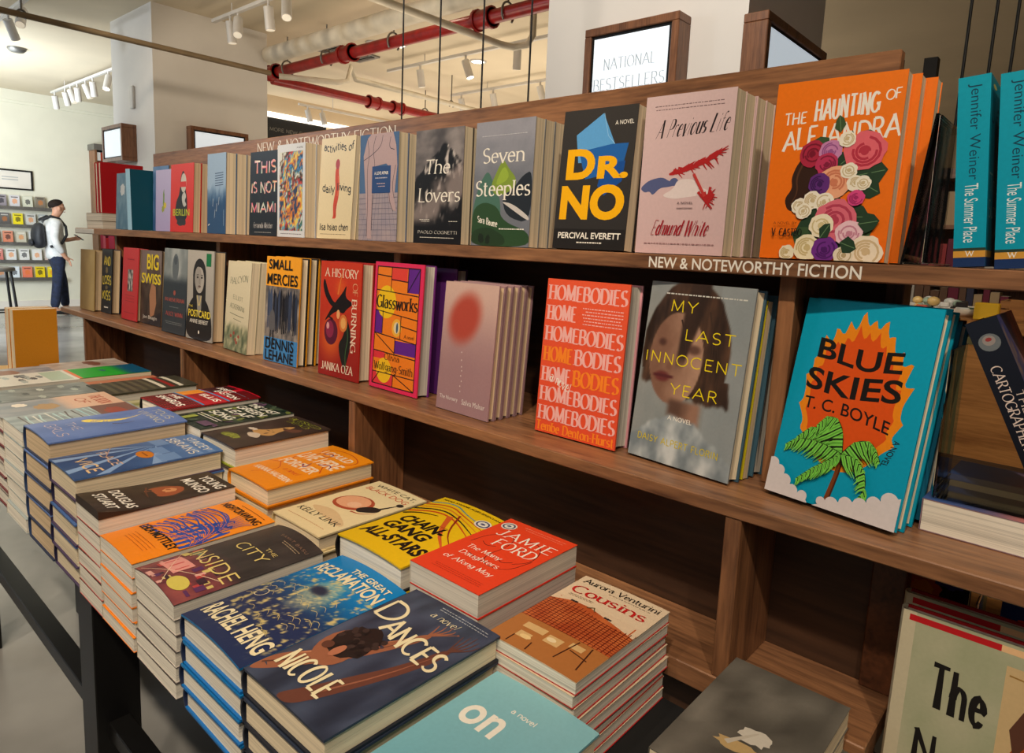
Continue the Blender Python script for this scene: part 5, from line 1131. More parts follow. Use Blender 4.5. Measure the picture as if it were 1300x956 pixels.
m = MB(); m.raw([(-.19, .9, (U0 + .0006)), (-.187, .9, (U0 + .0006)), (-.169, .9, (U0 + .0006) + .17), (-.172, .9, (U0 + .0006) + .17), (-.19, 1.0, (U0 + .0006)), (-.187, 1.0, (U0 + .0006)), (-.169, 1.0, (U0 + .0006) + .17), (-.172, 1.0, (U0 + .0006) + .17)], [(0, 1, 2, 3), (7, 6, 5, 4), (0, 4, 5, 1), (1, 5, 6, 2), (2, 6, 7, 3), (3, 7, 4, 0)]); m.build('sloping_plate', M['acryl'], o)
m = MB(); m.box(-.168, -.165, .9, 1.0, (U0 + .0006) + .003, (U0 + .0006) + .168, .0006); m.build('upright_plate', M['acryl'], o); m = MB(); m.box(-.187, -.155, .9, 1.0, (U0 + .0006), (U0 + .0006) + .0028, .0006); m.build('base_plate', M['acryl'], o)
B = ed('theword', HC, .165, .236, .02, (176, 176, 144), (206, 196, 166), (176, 24, 30), mat='matte', page='page_white')
for i in range(2): B.copy(['green grey picture hardcover with black brush lettering in the low bay', 'copy close behind the green grey brush lettered hardcover'][i], 'green grey brush lettered hardcovers', (-.132 - .006 * i, .83 + .046 * i, Zs(-.6275) + .002), (-.08, 0, 0), True)
a = art('comet', .16, .24); a.bg((18, 16, 24)); a.ell(.3, .8, .3, .08, (206, 90, 24), jag=.3); a.ell(.3, .8, .18, .05, (226, 150, 40), jag=.3); a.ell(.4, .93, .3, .04, (80, 60, 150), jag=.5); a.ell(.7, .88, .2, .04, (70, 56, 140), jag=.5)
B = ed('comet', PB, .075, .25, .03, (26, 22, 28)); B.copy('dark paperback with an orange fish shape low behind the green grey books', None, (-.162, .985, Zs(-.6275) + .002), (-.08, 0, .02))
o = tag(MB().box(-.075, -.072, .95, 1.05, Zs(-.6275), Zs(-.4), .001).build('clear_bookend', M['acryl']), 'clear acrylic bookend low behind the green grey books', 'bookend'); MB().box(-.0718, .0, .95, 1.05, Zs(-.6275), Zs(-.622), .001).build('base_plate', M['acryl'], o)
a = art('bluecomic', .14, .2); a.bg((30, 60, 130)); a.ell(.4, .7, .3, .1, (206, 70, 40), jag=.4); a.rect(0, .9, 1, 1, (20, 40, 100))
B = ed('bluecomic', PB, .14, .19, .03, (34, 60, 130)); B.copy('blue and red paperback at the back of the low bay', None, (-.06, 1.12, Zs(-.6275) + .002), (-.06, 0, 0))

# ------------------------------------------------------------------ stacks on the table
def st(key, kind, desc, short, x0, y0, w, h, ztop, n, front, spine=None, back=None, page='page_cream', lift=None, mat='gloss', rot=0, jit=.003):
    t = (ztop + .61) / n - .0004
    B = ed(key, kind, w, h, t, front, spine, back, page=page, lift=lift, mat=mat); stack(B, desc, short, x0, y0, n, rot=rot, jit=jit, seed=len(key))
G1 = (200, 190, 170)
st('arms', HC, 'slate blue hardcover with two raised arms and cream brush lettering', 'slate blue raised arms hardcover', -.668, .333, .158, .25, -.477, 4, (48, 56, 74), (30, 34, 46), (30, 34, 46), lift=arch(.002))
st('speckle', HC, 'blue and gold speckled sea hardcover with cream capitals', 'blue gold speckled hardcover', -.83, .333, .153, .24, -.482, 4, (20, 110, 170), (30, 40, 70), (16, 104, 176), lift=arch(.007), page='page_white')
st('incity', PB, 'dark paperback with pink patterned foot and thin yellow capitals', 'dark pink footed paperback', -.985, .333, .132, .222, -.478, 6, (70, 62, 60), G1, (190, 180, 170), lift=arch(.010), page='page_white', jit=.002)
st('bluehair', PB, 'orange paperback with tangled blue hair', 'orange blue hair paperback', -1.1255, .333, .13, .222, -.473, 6, (240, 140, 30), G1, (236, 130, 40), lift=arch(.004), page='page_white', jit=.002)
st('mungo', PB, 'dark brown paperback with glowing figure, cover corners curling up', 'dark brown curling paperback', -1.236, .333, .107, .22, -.448, 6, (60, 46, 38), G1, (190, 70, 60), lift=corner, page='page_white', jit=.002)
st('rays', HC, 'blue hardcover with pale rays and an orange oval', 'blue pale ray hardcover', -1.381, .333, .142, .25, -.413, 5, (70, 104, 160), (34, 30, 60), (70, 54, 90), lift=arch(.003))
st('yellowfig', HC, 'periwinkle blue hardcover with a yellow reclining shape', 'periwinkle yellow shape hardcover', -1.538, .333, .152, .245, -.385, 5, (96, 122, 178), (40, 60, 96), (34, 48, 80), lift=arch(.005), rot=.01, page='page_tan')
st('streaks', PB, 'pale paperback with streaked cyan and white bands', 'pale streaked paperback', -1.70, .333, .145, .24, -.402, 7, (150, 160, 160), G1, page='page_white')
st('peach', HC, 'grey paperback cover with peach top on maroon boards', 'grey and peach hardcover', -1.868, .336, .145, .24, -.408, 6, (150, 140, 132), (90, 30, 36), (100, 34, 40), page='page_white')
st('greengrey', PB, 'mottled green grey paperback beyond the grey and peach hardcover', 'mottled green grey paperback', -2.04, .34, .15, .24, -.412, 6, (120, 126, 120), page='page_grey')
st('whitegreen', PB, 'white paperback with grey sketches and pale green top', 'white sketch covered paperback', -2.22, .34, .16, .24, -.408, 4, (212, 210, 198), page='page_grey')
st('photo1', PB, 'blurred blue grey photograph paperback beyond the white sketch covered one', 'blue grey photograph paperback', -2.39, .36, .15, .22, -.42, 6, (150, 150, 156), page='page_grey')
st('lineface', PB, 'red paperback with white serif capitals over a thin line face', 'red line face paperback', -.685, .585, .134, .212, -.44, 5, (230, 70, 36), (214, 206, 190), (222, 50, 40), page='page_grey', jit=.002)
st('bands', HC, 'yellow hardcover with black slanted capitals and coloured bands', 'yellow coloured band hardcover', -.845, .575, .152, .225, -.452, 4, (228, 188, 22), (24, 22, 24), (24, 22, 24), lift=arch(.005), page='page_white')
st('pan', HC, 'cream hardcover with a brown pan and black dog shape', 'cream pan hardcover', -1.03, .57, .14, .226, -.47, 5, (228, 210, 164), (214, 190, 140), (222, 200, 150), lift=arch(.002), mat='matte')
st('whitewords', HC, 'orange hardcover with slanting white words and a wandering red line', 'orange white worded hardcover', -1.19, .57, .141, .226, -.435, 5, (238, 144, 18), (236, 150, 40), (236, 140, 20), lift=arch(.003))
st('olive', HC, 'dark brown still life hardcover with olive script', 'dark brown olive script hardcover', -1.337, .585, .14, .21, -.40, 5, (66, 54, 48), (60, 50, 30), (150, 160, 50), lift=arch(.002), page='page_white')
st('leafwords', PB, 'dark green leaf patterned paperback with white block words', 'dark green leafy paperback', -1.487, .585, .144, .212, -.395, 6, (60, 70, 56), page='page_white')
st('redblocks', HC, 'red and black hardcover crossed by bright cyan bars', 'red cyan barred hardcover', -1.652, .585, .157, .212, -.385, 5, (150, 20, 30), (20, 18, 20), (30, 24, 24), lift=arch(.003), page='page_white')
st('olivegreen', PB, 'olive and cream paperback half hidden beside the red cyan barred one', 'olive cream paperback', -1.80, .59, .138, .205, -.425, 5, (150, 150, 100), page='page_white')
st('striped', HC, 'dark khaki hardcover with white and red title stripes', 'khaki striped hardcover', -1.98, .57, .15, .225, -.41, 4, (64, 62, 50), (24, 24, 34), (30, 30, 38), lift=arch(.002), page='page_grey')
st('coral', PB, 'coral paperback beside the khaki striped hardcover', 'coral paperback', -2.14, .58, .15, .215, -.435, 5, (206, 110, 80))
st('bright', PB, 'vivid green paperback with a teal top near the shelf end', 'vivid green paperback', -2.31, .585, .155, .212, -.425, 6, (24, 160, 44))
st('photo2', PB, 'brown and cream photograph paperback beyond the vivid green one', 'brown cream photograph paperback', -2.47, .585, .145, .212, -.43, 6, (176, 160, 146))
st('lattice', PB, 'cream paperback with red lattice screen and red serif title', 'cream red lattice paperback', -.532, .582, .139, .214, -.482, 8, (224, 200, 168), (200, 60, 50), (176, 34, 36), lift=arch(.002), page='page_white', jit=.0015)
st('lightblue', HC, 'plain light blue hardcover at the near front of the table', 'light blue hardcover', -.502, .336, .15, .235, -.515, 3, (124, 180, 194), lift=arch(.004))
st('greyflower', PB, 'dark grey paperback with a pale flower beside the last divider', 'dark grey flower paperback', -.298, .58, .135, .218, -.505, 4, (96, 92, 84))
B = ed('x', PB, .15, .24, .012, (206, 160, 60), page='page_cream'); B.copy('thin yellow paperback lying under the two standing ochre books', None, (-2.70, .45, TABLE + .1522), (-PI / 2, 0, -.3))
B = ed('x', PB, .16, .23, .0275, (170, 160, 150), page='page_grey'); stack(B, 'plain greyish paperback under the thin yellow one at the far table end', 'plain greyish far end paperback', -2.70, .42, 5, seed=3)
B = Book(PB, .115, .198, .045, (190, 120, 24), None, (170, 104, 24), (196, 128, 30), page='page_cream')
for i, x in enumerate((-2.55, -2.60)): B.copy(['ochre brown paperback standing on end at the far end of the table', 'second ochre brown paperback standing just behind its twin'][i], 'ochre brown standing paperbacks', (x + .01, .645, TABLE + .1526), (.0, .0, -PI / 2))
m = MB(); m.tube([(-2.535, .56, TABLE + .1526), (-2.538, .56, TABLE + .24), (-2.538, .62, TABLE + .24), (-2.53, .63, TABLE + .1526)], .0022, 8); tag(m.build('wire_bookstand', M['metal']), 'thin wire bookstand holding up the ochre brown paperbacks', 'bookstand')

# ------------------------------------------------------------------ the room
CE = H0 + 2.13
def struct(name, mb, mat): return tag(mb.build(name, mat), kind='structure')
struct('floor', MB().box(-14, 8, -8, 14, -.1, 0), M['floor'])
struct('ceiling', MB().box(-14, 8, -8, 14, CE, CE + .1), M['ceil'])
struct('wall_left', MB().box(-13.75, -13.6, -8, 14, 0, CE), M['cream'])
struct('wall_back', MB().box(-14, 8, 13.5, 13.6, 0, CE), M['tan'])
struct('wall_right', MB().box(4.0, 4.15, 1.8, 13.5, 0, CE), M['tan'])
struct('wall_alcove', MB().box(-10.2, -10.0, 5.3, 13.5, 0, CE), M['tan'])
struct('trim_1', MB().box(-13.6, -13.54, -8, 14, CE - .16, CE - .0005).box(-13.6, -13.57, -8, 14, CE - .2, CE - .16), M['cream'])
struct('baseboard_left', MB().box(-13.6, -13.58, -8, 14, 0, .12), M['paint_w'])
c1 = struct('column_1', MB().box(-8.16, -7.09, 2.72, 3.89, 0, CE), M['column'])
c2 = struct('column_2', MB().box(-2.24, -1.215, 2.72, 3.59, 0, CE), M['column'])

def lightbox(name, label, c, w, h, d, face, screen_text=None):
    """framed lit sign hung on a column; c is the middle of its back, face '-y' or '+x'"""
    e = tag(empty(name, c, (0, 0, 0 if face == '-y' else PI / 2)), label, 'lit sign', 'lit signs on the columns')
    m = MB(); f = .035
    m.box(-w / 2, w / 2, -d, 0, h / 2 - f, h / 2, .003).box(-w / 2, w / 2, -d, 0, -h / 2, -h / 2 + f, .003).box(-w / 2, -w / 2 + f, -d, 0, -h / 2 + f, h / 2 - f, .003).box(w / 2 - f, w / 2, -d, 0, -h / 2 + f, h / 2 - f, .003)
    m.build('wooden_frame', M['frame_w'], e)
    MB().box(-w / 2 + f, w / 2 - f, -d + .012, -.002, -h / 2 + f, h / 2 - f).build('black_bezel', M['black'], e)
    s = MB().box(-w / 2 + f + .014, w / 2 - f - .014, -d + .009, -d + .0118, -h / 2 + f + .014, h / 2 - f - .014).build('lit_screen', M['screen'], e)
    if screen_text:
        n = len(screen_text)
        for i, t in enumerate(screen_text):
            a = Art(1, 1); z = .085 * (n - 1) / 2 - .085 * i; k = len(t) * .0165; a.text(t, (-k, z - .026, k, z + .026), W, 'serif', .1, .03, space=.12)
            me = bpy.data.meshes.new('screen_lettering'); me.from_pydata([(q[0], q[1] - d + .0088, q[2]) for q in a.V], [], a.F); me.update(); add('screen_lettering', me, M['faint'], s)
    return e
M['faint'] = plain('faint_grey_print', (150, 160, 166), .6, var=.01, emit=(200, 210, 216), es=.3)
lightbox('framed_lightbox', 'large walnut framed lit sign facing front on the near column', (-1.70, 2.719, H0 + .735), .475, .50, .1, '-y', ['NATIONAL', 'BESTSELLERS', 'FICTION'])
lightbox('framed_lightbox', 'walnut framed lit sign on the right side of the near column', (-1.214, 3.03, H0 + .72), .70, .44, .1, '+x', ['EXTRA'])
lightbox('framed_lightbox', 'walnut framed lit sign on the pale front of the far column', (-7.82, 2.719, H0 + .86), .56, .36, .14, '-y')
lightbox('framed_lightbox', 'walnut framed lit sign on the tan side of the far column', (-7.089, 3.32, H0 + .86), .60, .36, .1, '+x')
tag(MB().box(-7.62, -7.54, 2.69, 2.7195, H0 + 1.2, H0 + 1.42, .008).build('wall_sensor', M['fix']), 'small white box high on the far column above its lit sign', 'sensor')

# the pipes under the ceiling
def pipe(name, label, cat, pts, r, mat, collars=(), hang=(), n=14):
    e = tag(empty(name, pts[0]), label, cat); o = Vector(pts[0])
    MB().tube([Vector(p) - o for p in pts], r, n).build('pipe_run', mat, e)
    for c, ax in collars:
        d = Vector((.09, 0, 0)) if ax == 'x' else (Vector((0, .09, 0)) if ax == 'y' else Vector((0, 0, .06)))
        c = Vector(c) - o; m = MB(); m.tube([c - d, c + d], r * 1.35, n)
        m.tube([c - d, c - d * .7], r * 1.6, n); m.tube([c + d * .7, c + d], r * 1.6, n); m.build('coupling', mat, e)
    for h in hang:
        h = Vector(h) - o; top = CE - o.z; m = MB(); m.tube([(h.x, h.y, h.z + r * 1.5), (h.x, h.y, top)], .008, 6)
        m.tube([(h.x, h.y + r * 1.25 * math.cos(t), h.z + r * 1.5 * math.sin(t)) for t in [i * PI / 8 for i in range(-2, 11)]], .009, 6); m.build('hanger', M['metal'], e)
    return e
ZP = H0 + 1.8
pipe('sprinkler_pipe', 'red sprinkler pipe running along above the long bookshelf', 'pipe', [(-9.6, 4.08, ZP), (2.0, 4.14, ZP)], .055, M['red'], [((-5.9, 4.09, ZP), 'x'), ((-4.05, 4.11, ZP), 'x'), ((-7.3, 4.08, ZP), 'x')], [(-7.0, 4.08, ZP), (-6.25, 4.08, ZP), (-5.2, 4.1, ZP), (-3.8, 4.11, ZP)])
pipe('sprinkler_pipe', 'red sprinkler pipe running away toward the back wall', 'pipe', [(-7.63, 4.25, ZP), (-7.63, 12.5, ZP)], .055, M['red'], [((-7.63, 5.7, ZP), 'y'), ((-7.63, 6.1, ZP), 'y')], [(-7.63, 6.6, ZP), (-7.63, 8, ZP)])
pipe('air_duct', 'thick white round duct under the ceiling behind the red pipe', 'duct', [(-7.06, 3.9, H0 + 1.905), (2.5, 3.9, H0 + 1.905)], .085, M['pipe_w'], [], [], 20)
pipe('suspended_bar', 'thin tan bar hung across in front of the far column', 'bar', [(-6.5, -1.6, H0 + 1.59), (-6.5, 3.6, H0 + 1.59)], .024, M['bronze'], [], [(-6.5, .6, H0 + 1.59), (-6.5, 1.55, H0 + 1.59)])
pipe('conduit', 'pale conduit crossing over the red pipe and turning up', 'pipe', [(-4.17, 1.2, H0 + 1.70), (-4.17, 4.43, H0 + 1.70), (-4.13, 4.56, H0 + 1.70), (-4.03, 4.62, H0 + 1.72), (-3.98, 4.63, H0 + 1.79), (-3.98, 4.63, CE)], .03, M['pipe_w'])
pipe('conduit', 'tan conduit under the second red pipe', 'pipe', [(-6.95, 3.95, H0 + 1.69), (-6.66, 4.5, H0 + 1.70), (-6.66, 4.62, H0 + 1.74), (-6.66, 4.66, H0 + 1.9), (-6.66, 4.72, H0 + 1.78), (-6.66, 9.5, H0 + 1.76)], .03, M['pipe_w'], [], [(-6.66, 6.2, H0 + 1.77)])
pipe('conduit', 'pale conduit above the right part of the shelf', 'pipe', [(-.75, 2.4, CE - .05), (-.75, 9, CE - .05)], .025, M['pipe_w'])
for i, (x, d) in enumerate(((-2.35, 'first'), (-2.12, 'second'), (-1.88, 'third'), (-1.645, 'fourth'), (-.322, 'fifth'), (-.272, 'sixth'), (-.232, 'seventh'))):
    zb = 1.2 if i < 4 else 1.46; tag(MB().tube([(0, 0, 0), (.004, 0, (CE - zb) * .4), (0, 0, CE - zb)], .0036, 6).build('suspension_wire', M['black'], None, (x, 1.9, zb)), d + ' thin black wire behind the shelf, counted from the far column', 'wire', 'thin hanging wires behind the shelf')

# track lights
def track(label, a, b, heads, along, bright=()):
    e = tag(empty('track_light', a), label, 'track light', 'ceiling track lights'); L = (b[0] - a[0]) if along == 'x' else (b[1] - a[1])
    m = MB(); (m.box(0, L, -.018, .018, -.03, 0) if along == 'x' else m.box(-.018, .018, 0, L, -.03, 0)); m.build('track_rail', M['fix'], e)
    for k in range(2):
        t = L * (.15 + .7 * k); q = (t, 0) if along == 'x' else (0, t)
        MB().tube([(q[0], q[1], 0), (q[0], q[1], CE - a[2])], .006, 6).build('drop_rod', M['fix'], e)
    for i, (t, tx, ty) in enumerate(heads):
        p = Vector((t, 0, -.03) if along == 'x' else (0, t, -.03)); d = Vector((tx, ty, -1)).normalized(); j = p + Vector((0, 0, -.07))
        m = MB(); m.tube([p, j], .012, 8); m.tube([j - d * .02, j + d * .17], .042, 14); h = m.build('lamp_head', M['fix'], e)
        MB().tube([j + d * .1701, j + d * .1745], .036, 14).build('lens', M['lamp'] if i in bright or not bright else M['lampdim'], h)
    return e
M['lampdim'] = plain('lamp_lens_dim', (200, 196, 186), .3, emit=(255, 236, 205), es=.5)
ZT = H0 + 2.05
track('track light with two grey heads at the upper left corner', (-9.8, 1.88, ZT), (-7.2, 1.88, ZT), [(1.45, -.5, .5), (1.95, .6, -.3)], 'x', (9,))
track('long track light with seven heads by the far cream wall', (-12.6, 3.34, ZT), (-8.3, 3.34, ZT), [(.15, -.3, .2), (.65, -.3, .3), (.9, .4, .2), (1.2, -.4, .2), (1.55, .2, .3), (1.85, -.3, .2), (2.45, .3, -.3)], 'x', (6,))
track('track light with four heads left of the white duct', (-6.85, 3.2, ZT), (-4.3, 3.2, ZT), [(.35, 0, .1), (.5, .5, -.3), (1.05, 0, .1), (1.35, .5, -.3)], 'x', (9,))
track('track light with four heads over the middle of the shop', (-6.9, 5.36, ZT), (-2.4, 5.36, ZT), [(.6, 0, .2), (1.35, .3, .2), (2.1, -.2, .2), (3.0, .2, -.2)], 'x', (1,))
track('track light with five heads toward the back of the shop', (-7.2, 6.7, ZT), (-2.6, 6.7, ZT), [(.2, 0, .3), (.8, 0, .3), (1.6, .2, .2), (2.1, 0, .2), (3.2, .2, -.2)], 'x', (1, 4))
track('track light with four heads before the black sign', (-9.3, 5.6, ZT - .1), (-9.3, 9.5, ZT - .1), [(.15, .3, .1), (.4, .3, .1), (1.5, .2, 0), (2.3, .2, 0)], 'y')
track('track light with three heads near the back wall', (-6.4, 9.2, ZT), (-2.4, 9.2, ZT), [(.5, 0, .2), (1.6, .2, .2), (2.8, 0, .2)], 'x', (0, 2))
for i, (x, y, lab) in enumerate(((-7.55, 2.12, 'round recessed downlight above the tan bar'), (-6.35, 4.75, 'round recessed downlight behind the white duct'), (-6.2, 4.95, 'second round downlight close behind the duct one'), (-4.62, 4.0, 'bright round downlight over the red pipe crossing'), (-5.9, 5.9, 'round downlight over the tan conduit'))):
    e = tag(empty('downlight', (x, y, CE)), lab, 'ceiling light', 'round ceiling downlights')
    MB().lathe((0, 0, 0), [(.10, 0), (.10, -.012), (.078, -.014), (.075, -.001)], 24).build('trim_ring', M['fix'], e); MB().lathe((0, 0, 0), [(.0001, -.006), (.074, -.006)], 24).build('lens', M['lamp'], e)
e = tag(empty('smoke_detector', (-10.35, 2.4, CE)), 'small round smoke detector on the pale ceiling at left', 'smoke detector'); MB().lathe((0, 0, 0), [(.1, 0), (.1, -.02), (.07, -.05), (.0001, -.055)], 20).build('housing', M['metal'], e)
e = tag(empty('ceiling_vent', (-6.95, 4.78, CE)), 'dark slotted air vent in the ceiling behind the white duct', 'vent'); m = MB(); m.box(-.2, .2, -.35, .35, -.02, 0, .003); m.build('vent_frame', M['metal'], e); m = MB(); [m.box(-.17, .17, -.3 + .09 * i, -.25 + .09 * i, -.028, -.0205) for i in range(7)]; m.build('vent_slats', M['black'], e)
# black sign and lit strip on the alcove wall
e = tag(empty('hanging_sign', (-9.998, 6.0, H0 + 1.62)), 'wide black sign panel with faint lettering under a lit strip', 'sign'); MB().box(0, .04, -.7, .5, -.22, .17, .004).build('sign_panel', M['blackm'], e)
a = Art(1, 1); a.text('MORE NEW FICTION', (-.5, -.03, .34, .03), W, 'mono', .16)
me = bpy.data.meshes.new('sign_lettering'); me.from_pydata([(.0405, q[0], q[2]) for q in a.V], [], a.F); me.update(); add('sign_lettering', me, plain('grey_sign_print', (110, 106, 98), .6), e)
tag(MB().box(-10.0, -9.93, 5.35, 7.6, H0 + 1.80, H0 + 1.87, .004).build('glowing_strip', M['glow']), 'long white light strip above the black sign panel', 'light strip')  # white strip given its own glow in place of light falling on it

# ------------------------------------------------------------------ far wall: picture ledges, notice, bookcase
rr = random.Random(40)
tones = [(90, 80, 72), (140, 132, 140), (206, 202, 206), (206, 206, 186), (120, 110, 96), (206, 200, 196), (86, 84, 84), (236, 216, 30), (196, 196, 190), (170, 176, 176), (70, 110, 60), (214, 130, 100), (196, 190, 170), (206, 206, 204), (190, 196, 200), (206, 120, 110), (220, 220, 218), (226, 224, 220), (232, 230, 226), (210, 190, 180), (150, 150, 150), (216, 224, 230), (230, 120, 90), (238, 206, 20), (238, 214, 30)]
row = ['top', 'second', 'third', 'fourth', 'lowest']; colw = ['first', 'second', 'third', 'fourth', 'fifth']
for r in range(5):
    z = H0 + .265 - .289 * r
    e = tag(empty('picture_ledge', (-13.6, 2.2, z)), '%s thin dark ledge of books on the far cream wall' % row[r], 'ledge', 'thin book ledges on the far wall')
    MB().box(0.001, .12, -1.2, 1.3 + .04 * r, -.03, 0, .002).build('ledge_board', M['metal'], e); MB().box(.105, .12, -1.2, 1.3 + .04 * r, .0005, .025).build('ledge_lip', M['metal'], e)
    for c in range(5):
        k = r * 5 + c; col = tones[k]; y = 2.62 + .178 * c + .03 * r - .05
        a = Art(.135, .2); a.bg(col, mix(col, W, .15)); a.ell(.5, .5, .3, .2, mix(col, (40, 40, 44), .55) if k % 2 else mix(col, (236, 130, 60), .5), jag=.5); a.rect(.15, .8, .85, .88, mix(col, K, .6) if k % 3 else mix(col, W, .7))
        B = Book(PB, .135, .2, .02, col, a)
        B.copy('small book, %s from the left that shows on the %s far ledge' % (colw[c], row[r]), 'small books on the far wall ledges', (-13.52, y, z + .004), (-.1, 0, PI / 2))
e = tag(empty('framed_notice', (-13.599, 2.95, H0 + .72)), 'black framed white notice above the book ledges', 'picture frame')
m = MB(); m.box(0, .03, -.32, .32, .135, .16).box(0, .03, -.32, .32, -.16, -.135).box(0, .03, -.32, -.295, -.135, .135).box(0, .03, .295, .32, -.135, .135); m.build('frame', M['black'], e); MB().box(.0, .012, -.294, .294, -.134, .134).build('white_card', M['paint_w'], e)
m = MB(); [m.box(.0125, .014, -.1, .12, .03 - .04 * i, .045 - .04 * i) for i in range(2)]; m.build('print_lines', plain('pale_grey_ink', (170, 170, 168), .7), e)
e = tag(empty('tall_bookcase', (-13.6, 4.12, 0)), 'tall brown bookcase of spines against the far cream wall', 'bookcase')
m = MB(); m.box(.0, .3, 0, .03, 0, 2.78).box(.0, .3, .40, .43, 0, 2.7).box(.0, .3, .82, .85, 0, 2.78).box(0, .02, .03, .82, 0, 2.7); m.build('side_panel', M['wal_z'], e)
MB().box(-.0, .33, -.02, .87, 2.70, 2.80).build('cornice', M['metal'], e)
for r in range(9): MB().box(.02, .3, .03, .82, .1 + .3 * r, .125 + .3 * r).build('shelf', M['wal_y'], e)
k = 0
for r in range(3, 9):
    z = .1251 + .3 * r; y = 4.155
    while y < 4.49:
        w = rr.uniform(.03, .055); h = rr.uniform(.18, .24) if r < 8 else rr.uniform(.14, .165); c = rr.choice([[(196, 70, 96), (190, 40, 50), (220, 110, 130)], [(226, 214, 190), (196, 170, 130), (60, 56, 60)], [(214, 206, 196), (90, 96, 100), (190, 150, 110)], [(206, 120, 90), (226, 190, 150), (220, 210, 196)], [(226, 60, 110), (170, 40, 60), (240, 120, 150)], [(210, 204, 196), (160, 60, 40), (80, 70, 66)]][r - 3])
        B = Book(PB, .14, h, w, c); o = B.copy('%s spine from the left in the %s visible row of the far bookcase' % (ORD[min(9, int((y - 4.155) / .045))] if y > 4.17 else 'first', ['sixth', 'fifth', 'fourth', 'third', 'second', 'top'][r - 3]), 'spines in the far bookcase', (-13.15 - .14, y + w, z), (0, 0, PI)); o.location = (-13.30 , y, z); o.rotation_euler = (0, 0, PI / 2)
        o.rotation_euler = (0, 0, PI); o.location = (-13.31, y + w, z); k += 1; y += w + .002
# metal stool at the left edge
e = tag(empty('bar_stool', (-10.3, 2.06, 0)), 'dark metal bar stool cut by the left edge of the picture', 'stool'); MB().lathe((0, 0, 0), [(.0001, .80), (.17, .80), (.18, .815), (.18, .84), (.17, .85), (.0001, .85)], 20).build('seat', M['metal'], e)
for sx in (-1, 1):
    for sy in (-1, 1): MB().tube([(sx * .11, sy * .11, .80), (sx * .17, sy * .17, 0)], .016, 8).build('leg', M['black'], e)
m = MB(); q = .147; [m.tube([(x0, y0, .3), (x1, y1, .3)], .01, 6) for x0, y0, x1, y1 in ((-q, -q, q, -q), (q, -q, q, q), (q, q, -q, q), (-q, q, -q, -q))]; m.build('foot_ring', M['black'], e)

# ------------------------------------------------------------------ behind the right end of the shelf
e = tag(empty('wooden_cabinet', (-.9, 2.35, 0)), 'honey wood display cabinet behind the open shelf bay', 'cabinet'); MB().box(0, 1.6, 0, .7, 1.19, 1.225, .003).build('top_board', M['wal_o'], e); MB().box(.02, 1.58, .03, .68, .06, 1.19).build('carcass', M['green_w'], e); MB().box(.04, 1.56, .06, .66, 0, .0598).build('plinth', M['blackm'], e)
for i in range(4): MB().box(.03 + .39 * i, .40 + .39 * i, .012, .0295, .1, 1.15, .003).build('door', M['wal_o'] if i % 2 else M['green_w'], e)
e = tag(empty('shallow_tray', (-.40, 2.5, 1.2255)), 'white shallow tray full of small trinkets on the honey cabinet', 'tray'); MB().lathe((0, 0, 0), [(.0001, .0), (.10, .0), (.125, .025), (.129, .025), (.104, .0), (.0001, .004)], 32).build('tray_bowl', M['ceramic'], e)
for i in range(26):
    t = rr.uniform(0, 2 * PI); q = .085 * math.sqrt(rr.random()); c = rr.choice([(226, 222, 214), (190, 90, 70), (60, 80, 60), (226, 190, 120), (50, 46, 46), (206, 206, 200), (150, 170, 150)]); s = rr.uniform(.012, .02)
    m = MB(); m.ball((0, 0, 0), s, s * rr.uniform(.7, 1.3), s * .8, 8, 6) if i % 2 else m.box(-s, s, -s * .7, s * .7, -s * .6, s * .6, .003)
    cn = {(226, 222, 214): 'white', (190, 90, 70): 'rust red', (60, 80, 60): 'dark green', (226, 190, 120): 'yellow', (50, 46, 46): 'black', (206, 206, 200): 'pale grey', (150, 170, 150): 'sage green'}[c]
    tag(m.build('trinket', plain('trinket_glaze', c, .3), None, (-.40 + q * math.cos(t), 2.5 + q * math.sin(t), 1.2302 + s * (.8 if i % 2 else .6) + (.0 if i < 14 else .02))), 'tiny %s trinket lying among others in the white tray' % cn, 'trinket', 'tiny %s trinkets in the white tray' % cn)
tag(MB().box(-.03, .03, -.02, .02, 0, .05, .003).build('card_box', plain('yellow_card', (226, 176, 30), .5), None, (-.262, 2.372, 1.2255)), 'small yellow card box beside the white tray', 'box')
e = tag(empty('wooden_crate', (-.17, 2.5, 1.2255)), 'open slatted wooden crate on the honey cabinet right of the tray', 'crate'); MB().box(-.07, .09, -.06, .1, 0, .01).build('bottom_board', M['wal_o'], e)
for q in ((-.07, .09, -.06, -.05), (-.07, .09, .09, .1), (-.07, -.06, -.05, .09), (.08, .09, -.05, .09)): m = MB(); [m.box(*q, .0102 + .025 * i, .031 + .025 * i) for i in range(2)]; m.build('slatted_side', M['wal_o'], e)
e = tag(empty('black_post', (-.385, 1.9, 0)), 'slim black metal post behind the end of the shelf rail', 'post'); MB().box(-.014, .014, -.014, .014, .006, 1.86).build('shaft', M['black'], e); MB().box(-.12, .12, -.12, .12, 0, .0058, .002).build('foot_plate', M['black'], e)
e = tag(empty('back_bookcase', (-1.05, 5.0, 0)), 'dim bookcase of spines far behind the clear wedge stand', 'bookcase'); m = MB(); m.box(0, .03, 0, .3, 0, 2.0).box(1.0, 1.03, 0, .3, 0, 2.0).box(.03, 1.0, .28, .3, 0, 2.0); m.build('side_panel', M['wal_z'], e)
for r in range(7): MB().box(.031, .999, 0, .279, .05 + .31 * r, .075 + .31 * r).build('shelf', M['wal_x'], e)
